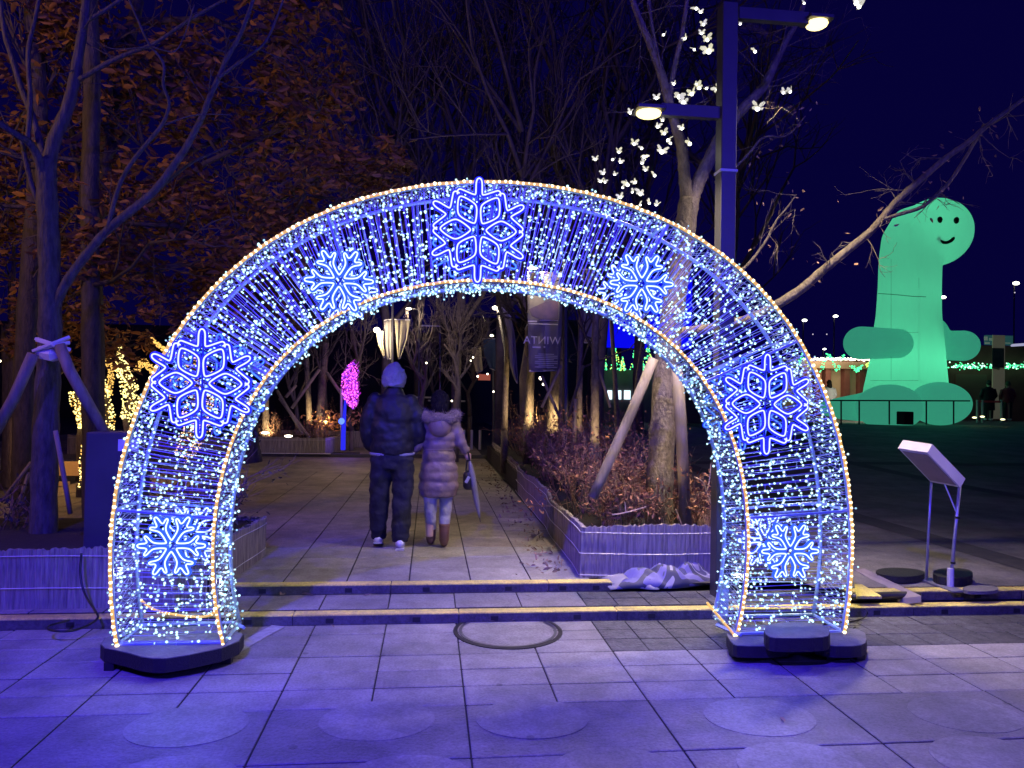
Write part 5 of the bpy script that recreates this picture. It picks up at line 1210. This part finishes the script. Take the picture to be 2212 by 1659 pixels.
# ------------------------------------------------------------------ people
def person(name_label, base, rz=0):
    return thing('person', name_label, 'person', base)
def qring(y0, y1, n, f, puff, seed=0):
    """puffer profile: rings between two heights; f(t) -> (cx, cy, rx, ry)"""
    o = []
    for i in range(n):
        t = i/(n-1); o.append((t, y0+(y1-y0)*t))
    return o
navy = mat("navy_puffer", (.010, .0095, .019), .6, .3, 9, bump=.25, bscale=25)
navy2 = mat("navy_trousers", (.010, .010, .020), .8, .3, 9, bump=.3, bscale=30)
hoodm = mat("pale_grey_knit", (.34, .33, .35), .9, .12, 30, bump=.4, bscale=90)
skin = mat("skin", (.50, .32, .25), .55)
white = mat("white_sneaker", (.70, .68, .72), .5)
coat = mat("dusty_pink_puffer", (.21, .145, .13), .45, .15, 6, bump=.2, bscale=30)
fur = mat("beige_fur", (.34, .26, .21), .95, .4, 60, bump=1.0, bscale=120)
hair = mat("dark_hair", (.010, .008, .011), .85, .5, 60, bump=1.0, bscale=90, stretch=(1, 1, .2), spec=.2)
jeans = mat("pale_jeans", (.40, .38, .42), .8, .2, 14, bump=.3, bscale=40)
boot = mat("brown_boot", (.16, .075, .055), .6, .3, 12)
bagm = mat("black_leather", (.012, .011, .016), .35)
umb = mat("grey_umbrella", (.16, .15, .17), .6)
def puff_loft(b, prof, quilts, amp, n=28, cx=lambda z: 0, cy=lambda z: 0, mi=0):
    """prof: (z, rx, ry) knots; quilts: heights of the stitched lines"""
    z0, z1 = prof[0][0], prof[-1][0]; rings = []; N = int(abs(z1-z0)/.011)
    qs = sorted(quilts)
    for i in range(N+1):
        z = z0+(z1-z0)*i/N
        for k in range(len(prof)-1):
            if prof[k][0] <= z <= prof[k+1][0]+1e-9:
                f = (z-prof[k][0])/(prof[k+1][0]-prof[k][0]); f = f*f*(3-2*f); rx = prof[k][1]+(prof[k+1][1]-prof[k][1])*f; ry = prof[k][2]+(prof[k+1][2]-prof[k][2])*f
        d = min(abs(z-q) for q in qs) if qs else 1; s = amp*(1-math.exp(-(d/.018)**2))
        rings.append((cx(z), cy(z), z, rx-amp+s, ry-amp+s))
    b.loft(rings, mi, n)
def shift(b, o): b.v = [(x+o[0], y+o[1], z+o[2]) for x, y, z in b.v]; return b
# --- the man
mb_ = Vector((-.36, 7.40, Z2))
t = person('tall person in dark navy puffer jacket and pale grey hood walking away', mb_)
def part(b, name, mt, vox, sm=3, par=None): return blob(name, shift(b, mb_), mt, vox, par or t, sm)
b = MB()                                  # the body under the clothes
b.loft([(0, 0, .86, .15, .10), (0, 0, 1.05, .15, .10), (0, 0, 1.35, .19, .12), (0, 0, 1.46, .12, .09), (0, .01, 1.52, .06, .06), (.0, .02, 1.58, .06, .065)], 0, 16)
b.ball((0, .02, 1.66), (.082, .10, .115), 0, 16, 12); b.ball((0, .125, 1.645), (.016, .02, .022), 0, 8, 6)
for s in (-1, 1):
    lx, fy = ((-.125, .07) if s < 0 else (.095, -.05)); b.tube([(s*.09, 0, .90), ((s*.1+lx)/2, fy*.5, .5), (lx, fy, .12)], [.08, .055, .035], 10); b.tube([(s*.16, 0, 1.40), (s*.24, .02, 1.12), (s*.19, .11, .99)], [.05, .04, .03], 10)
    b.ball((s*.085, .02, 1.65), (.012, .022, .03), 0, 8, 6)
body = part(b, 'body', skin, .018, 3)
for s in (-1, 1): b = MB(); b.ball(mb_+Vector((s*.03, .108, 1.675)), .010, 0, 8, 6); b.build('eye', blk, body)
b = MB(); b.ball(mb_+Vector((0, .112, 1.60)), (.024, .008, .006), 0, 8, 6); b.build('mouth', mat("lips", (.35, .12, .11), .6), body)
b = MB()
puff_loft(b, [(.93, .24, .145), (1.0, .265, .165), (1.15, .27, .17), (1.35, .285, .165), (1.45, .24, .14), (1.53, .12, .105), (1.60, .085, .09)], [1.06, 1.24], .009, 32)
for s in (-1, 1):
    path = [(s*.22, 0, 1.43), (s*.275, -.005, 1.36), (s*.315, 0, 1.22), (s*.325, .01, 1.12), (s*.30, .06, 1.04), (s*.245, .12, .99)]
    b.tube(chaikin(path, 2, False), [.095+.004*math.sin(i*1.1) - .0008*i for i in range(len(chaikin(path, 2, False)))], 16)
    b.ball((s*.22, 0, 1.44), .088, 0, 16, 10); b.ball((s*.245, .12, .99), .065, 0, 12, 8)
b.v = [(x*.80+.006*math.sin(z*27+x*9)*(abs(x) > .2), y+.004*math.sin(x*13+z*17), z+.007*math.sin(x*17+y*9)) for x, y, z in b.v]
rumple(part(b, 'jacket', navy, .013, 2), .10, .035)
b = MB(); puff_loft(b, [(.905, .215, .13), (.94, .235, .14)], [], 0); part(b, 'shirt_hem', hoodm, .02, 1)
b = MB(); b.loft([(0, 0, .78, .18, .12), (0, 0, .88, .205, .13), (0, 0, .96, .20, .13)], 0, 20)
for s, f, lx in ((-1, -.07, -.125), (1, .05, .095)):
    kn = .02 if s < 0 else -.03
    b.tube(chaikin([(s*.105, 0, .88), (s*.115, .01+kn, .62), ((s*.11+lx)/2, kn, .38), (lx, -f, .16), (lx, -f, .075)], 2, False), [.115-.0022*i+.005*math.sin(i*2.1+s) for i in range(20)][:len(chaikin([(0,0,0)]*5, 2, False))], 16)
rumple(part(b, 'trousers', navy2, .013, 1), .10, .045)
for lx, f, lift in ((-.125, -.07, .02), (.095, .05, 0)):
    b = MB(); b.ball((lx, (-f)+.05, .045+lift), (.05, .13, .045), 0, 16, 10); b.ball((lx, (-f)-.03, .065+lift), (.045, .055, .05), 0, 12, 8)
    o = part(b, 'shoe', white, .012, 1); b = MB(); b.box(mb_+Vector((lx, (-f)+.04, .012+lift*.6)), (.09, .25, .02), bev=.006, rot=Matrix.Rotation(-.25 if lift else 0, 3, 'X')); b.build('sole', mat("grey_sole", (.35, .34, .38), .6), o)
b = MB(); b.tube([(0, -.11, 1.60), (0, -.128, 1.69), (.005, -.10, 1.77), (.01, -.04, 1.82), (.01, .05, 1.80)], .008, 6); b.tube([(-.10, -.05, 1.62), (-.03, -.115, 1.60), (.06, -.11, 1.615), (.11, -.03, 1.65)], .012, 6); b.tube([(.02, -.122, 1.66), (.07, -.10, 1.70), (.10, -.05, 1.76)], .008, 6); b.loft([(0, .0, 1.585, .10, .105), (0, .0, 1.63, .118, .125), (0, .005, 1.69, .122, .13), (0, .0, 1.74, .108, .118), (0, -.01, 1.785, .078, .09), (.005, -.015, 1.815, .045, .05), (.01, -.015, 1.83, .018, .02)], 0, 24)
rumple(part(b, 'hood', hoodm, .009, 1), .07, .03)
# --- the woman
mb_ = Vector((.10, 7.44, Z2))
t = person('person in dusty-pink hooded coat with fur trim, holding bag and umbrella', mb_)
b = MB(); b.loft([(0, 0, .74, .14, .10), (0, 0, .95, .12, .09), (0, 0, 1.18, .16, .10), (0, 0, 1.27, .10, .08), (0, .01, 1.33, .05, .05), (0, .02, 1.40, .05, .055)], 0, 16)
b.ball((0, .03, 1.45), (.075, .092, .105), 0, 16, 12); b.ball((0, .125, 1.435), (.014, .018, .02), 0, 8, 6)
for s in (-1, 1):
    b.tube([(s*.075, 0, .78), (s*.08, 0, .4), (s*.08, 0, .1)], [.07, .05, .04], 10)
    b.ball((s*.075, .03, 1.44), (.01, .02, .026), 0, 8, 6)
b.tube([(.16, 0, 1.22), (.21, -.01, 1.02), (.265, .02, .93)], [.045, .035, .028], 10); b.tube([(-.16, 0, 1.22), (-.22, .02, 1.02), (-.30, .08, 1.0)], [.045, .035, .028], 10)
hx = Vector((.285, .02, .905))
b.ball(hx, (.028, .038, .042), 0, 12, 8)                       # a hand closed on the strap and the umbrella
for k, (dz, L) in enumerate(((.025, .030), (.008, .034), (-.009, .032), (-.025, .026))):
    b.tube([hx+Vector((.015, .03, dz)), hx+Vector((.035, .012, dz-.004)), hx+Vector((.030, -.014, dz-.008)), hx+Vector((.012, -.02, dz-.008))], [.009, .0085, .008, .007], 7)
b.tube([hx+Vector((-.02, .01, .02)), hx+Vector((-.015, -.025, .012)), hx+Vector((.01, -.032, .0))], [.010, .009, .008], 7)
body = part(b, 'body', skin, .013, 2)
for s in (-1, 1): b = MB(); b.ball(mb_+Vector((s*.028, .112, 1.46)), .009, 0, 8, 6); b.build('eye', blk, body)
b = MB(); b.ball(mb_+Vector((0, .115, 1.395)), (.022, .007, .006), 0, 8, 6); b.build('mouth', mat("lips", (.35, .12, .11), .6), body)
b = MB()
puff_loft(b, [(.50, .178, .13), (.56, .20, .15), (.72, .198, .15), (.90, .165, .13), (1.0, .152, .12), (1.10, .165, .125), (1.20, .175, .12), (1.27, .13, .10), (1.34, .07, .075)], [.56, .66, .755, .855, .975, 1.06, 1.15], .011, 32)
for path in ([(.15, 0, 1.22), (.185, -.01, 1.12), (.225, -.01, 1.02), (.27, .015, .945)], [(-.15, 0, 1.22), (-.185, .0, 1.10), (-.225, .01, .99), (-.27, .05, .955), (-.31, .10, 1.0)]):
    q = chaikin(path, 2, False); b.tube(q, [.068-.0012*i+.004*math.sin(i*1.6) for i in range(len(q))], 14); b.ball(path[0], .066, 0, 14, 10)
o = rumple(part(b, 'coat', coat, .012, 2), .09, .025)
b = MB(); b.box(mb_+Vector((0, -.005, .978)), (.304, .25, .012), bev=.004); 
b = MB(); b.tube([mb_+Vector((.158*math.cos(a), .126*math.sin(a), .975)) for a in np.linspace(0, 2*math.pi, 33)[:-1]], .0045, 5, closed=True); b.build('waist_cord', mat("cord", (.22, .15, .15), .7), o)
b = MB(); b.ball((0, -.10, 1.21), (.115, .085, .115), 0, 20, 14); part(b, 'hood', coat, .014, 3)
b = MB(); pts = [(.165*math.cos(a), -.025-.115*math.sin(a)*1.0, 1.315-.03*abs(math.sin(a))+.012*math.sin(a*5)) for a in np.linspace(0, 2*math.pi, 25)[:-1]]
b.tube(pts, [.050+.007*math.sin(i*2.1) for i in range(24)], 10, closed=True); fo = part(b, 'fur_trim', fur, .013, 1)
rs = np.random.RandomState(6); b = MB()
for i in range(1500):
    a = rs.rand()*6.28; th_ = rs.rand()*6.28; c = Vector((.165*math.cos(a), -.025-.115*math.sin(a), 1.315-.03*abs(math.sin(a)))); d = Vector((math.cos(a)*math.cos(th_), -math.sin(a)*math.cos(th_), math.sin(th_)))
    p0_ = mb_+c+d*.046; b.tube([p0_, p0_+(d+Vector(rs.normal(size=3))*.45)*.024], [.0022, .0006], 3, cap=False)
stuff(b.build('fur_hairs', fur, fo))
b = MB(); b.ball((0, .01, 1.455), (.096, .108, .108), 0, 20, 14); b.ball((0, -.03, 1.39), (.09, .075, .09), 0, 16, 10); b.ball((-.02, -.01, 1.545), (.035, .035, .025), 0, 10, 8)
rumple(part(b, 'hair', hair, .010, 1), .03, .02)
b = MB()
for s, f in ((-1, -.10), (1, .03)):
    q = chaikin([(s*.075, 0, .60), (s*.078, f*.4, .42), (s*.07+.0, f*.1, .28), (s*.065, -f*.6, .17)], 2, False); b.tube(q, [.078-.0022*i+.003*math.sin(i*2) for i in range(len(q))], 14)
b.ball((0, 0, .60), (.14, .10, .09), 0, 16, 10)
rumple(part(b, 'trousers', jeans, .010, 1), .06, .014)
for s, f, l in ((-1, -.10, .02), (1, .03, 0)):
    fy = -f*.6; b = MB(); b.tube([(s*.068, fy, .235), (s*.066, fy-.005, .12), (s*.066, fy, .06)], [.056, .05, .05], 12); b.ball((s*.066, fy+.055, .042+l*.3), (.043, .105, .042), 0, 14, 10); part(b, 'boot', boot, .012, 1)
    
# bag and umbrella
b = MB(); c = Vector((.30, .0, .70)); b.loft([(c.x, c.y, .575, .035, .05), (c.x, c.y, .60, .055, .07), (c.x, c.y, .72, .058, .075), (c.x, c.y, .765, .035, .06)], 0, 16); shift(b, mb_)
t2 = thing('handbag', 'small black handbag hanging from the hand of the person in the pink coat', 'handbag', mb_+Vector((.30, 0, .575)))
b.build('bag_body', bagm, t2, True)
for dy in (-.03, .03):
    b = MB(); b.tube(chaikin([mb_+Vector((.27, dy, .75)), mb_+Vector((.283, dy*.4, .90)), mb_+Vector((.33, dy, .75))], 2, False), .006, 6); b.build('handle', bagm, t2)
b = MB(); b.box(mb_+Vector((.285, -.078, .68)), (.03, .008, .07), rot=Matrix.Rotation(.5, 3, 'Y')); b.build('pale_tag', hoodm, t2)
t2 = thing('umbrella', 'folded grey umbrella hanging point-down from the hand of the person in the pink coat', 'umbrella', mb_+Vector((.42, -.02, .25)))
a_, e_ = mb_+Vector((.292, -.05, .93)), mb_+Vector((.425, -.03, .25)); b = MB(); b.tube([a_.lerp(e_, f) for f in (.10, .16, .3, .5, .7, .85, .93)], [.012, .022, .032, .033, .028, .018, .010], 9); b.build('canopy', umb, t2, True)
b = MB(); b.tube([a_.lerp(e_, .92), e_], .004, 5); b.build('tip', lampgrey, t2); b = MB(); b.tube([a_.lerp(e_, -.04), a_.lerp(e_, .14)], .010, 7); b.build('handle', bagm, t2)
# --- far people
def far_person(label, x, ytop, ybot, Y, top, bottom, wid, hairm=hair, shoes=None, longc=False, hair_long=False):
    base = P(x, ybot, Y); H = P(x, ytop, Y).z-base.z; t = thing('person', label, 'person', base); w = m(wid, Y)/2
    def z(f): return base.z+H*f
    b = MB(); b.ball((base.x, Y, z(.925)), (H*.055, H*.062, H*.075), 0, 12, 10); b.tube([(base.x, Y, z(.80)), (base.x, Y, z(.9))], H*.035, 8); b.ball((base.x, Y+H*.062, z(.92)), H*.012, 0, 6, 4)
    for s in (-1, 1): b.tube([(base.x+s*H*.06, Y, z(.48)), (base.x+s*H*.06, Y, z(.04))], [H*.05, H*.03], 8)
    b.loft([(base.x, Y, z(.45), H*.09, H*.06), (base.x, Y, z(.78), H*.11, H*.06), (base.x, Y, z(.83), H*.05, H*.04)], 0, 12)
    blob('body', b, skin, .03, t, 1)
    b = MB(); lo = .25 if longc else .46
    b.loft([(base.x, Y, z(lo), w*.80, H*.085), (base.x, Y, z(.62), w*.74, H*.085), (base.x, Y, z(.77), w*.8, H*.08), (base.x, Y, z(.84), w*.35, H*.05)], 0, 18)
    for s in (-1, 1): b.tube([(base.x+s*w*.7, Y, z(.79)), (base.x+s*w*1.0, Y, z(.62)), (base.x+s*w*.72, Y+.1, z(.50))], [H*.042, H*.038, H*.032], 8)
    blob('jacket', b, top, .03, t, 1)
    b = MB()
    for s in (-1, 1): b.tube([(base.x+s*w*.35, Y, z(.52)), (base.x+s*w*.38, Y, z(.05))], [H*.062, H*.04], 10)
    blob('trousers', b, bottom, .03, t, 1)
    for s in (-1, 1): b = MB(); b.ball((base.x+s*w*.38, Y+.03, z(.025)), (H*.03, H*.07, H*.028), 0, 8, 6); b.build('shoe', shoes or white, t, True)
    b = MB(); b.ball((base.x, Y-.02, z(.94)), (H*.065, H*.066, H*.07), 0, 12, 8)
    if hair_long: b.ball((base.x, Y-.06, z(.85)), (H*.07, H*.05, H*.11), 0, 12, 8)
    blob('hair', b, hairm, .025, t, 1)
pale = mat("pale_coat", (.42, .38, .45), .7); dk = mat("black_coat", (.012, .011, .018), .7); redj = mat("red_jacket", (.30, .04, .05), .6, .3, 3)
far_person('person with long dark hair and pale coat at the lit market stall', 1790, 821, 905, 36, pale, dk, 34, hair_long=True)
far_person('person in a long black hooded coat by the tape barrier at the right', 2135, 822, 908, 31.5, dk, dk, 40, longc=True, hairm=dk)
far_person('person in a red and black jacket and cap by the tape barrier at the right', 2176, 824, 908, 31.2, redj, dk, 38, hairm=mat("green_cap", (.06, .08, .05), .7))
t = thing('queue_barrier', 'red tape barrier on grey posts in front of the two visitors', 'barrier', P(2140, 912, 30.5))
for x in (2111, 2122, 2163): b = MB(); q0, q1 = P(x, 864, 30.5), P(x, 913, 30.5); b.tube([q1, q0], .045, 7); b.build('post', mat("pale_bollard", (.4, .38, .42), .5), t)
b = MB(); q0, q1 = P(2111, 867, 30.5), P(2163, 868, 30.5); b.box((q0+q1)/2, ((q1-q0).length, .02, .09)); b.build('tape', mat("red_tape", (.45, .05, .06), .6), t)
for (x, y) in ((2105, 902), (2122, 900), (2166, 906)):
    b = MB(); b.ball(P(x, y, 29.8), (m(9, 30)/2, .1, m(4, 30)/2), 0, 8, 5); b.build('ground_light', glow("yellow_ground", (1, .92, .5), 3), None, True, label='small yellow ground light near the feet of the two visitors', cat='light', group='ground lights by the two visitors')
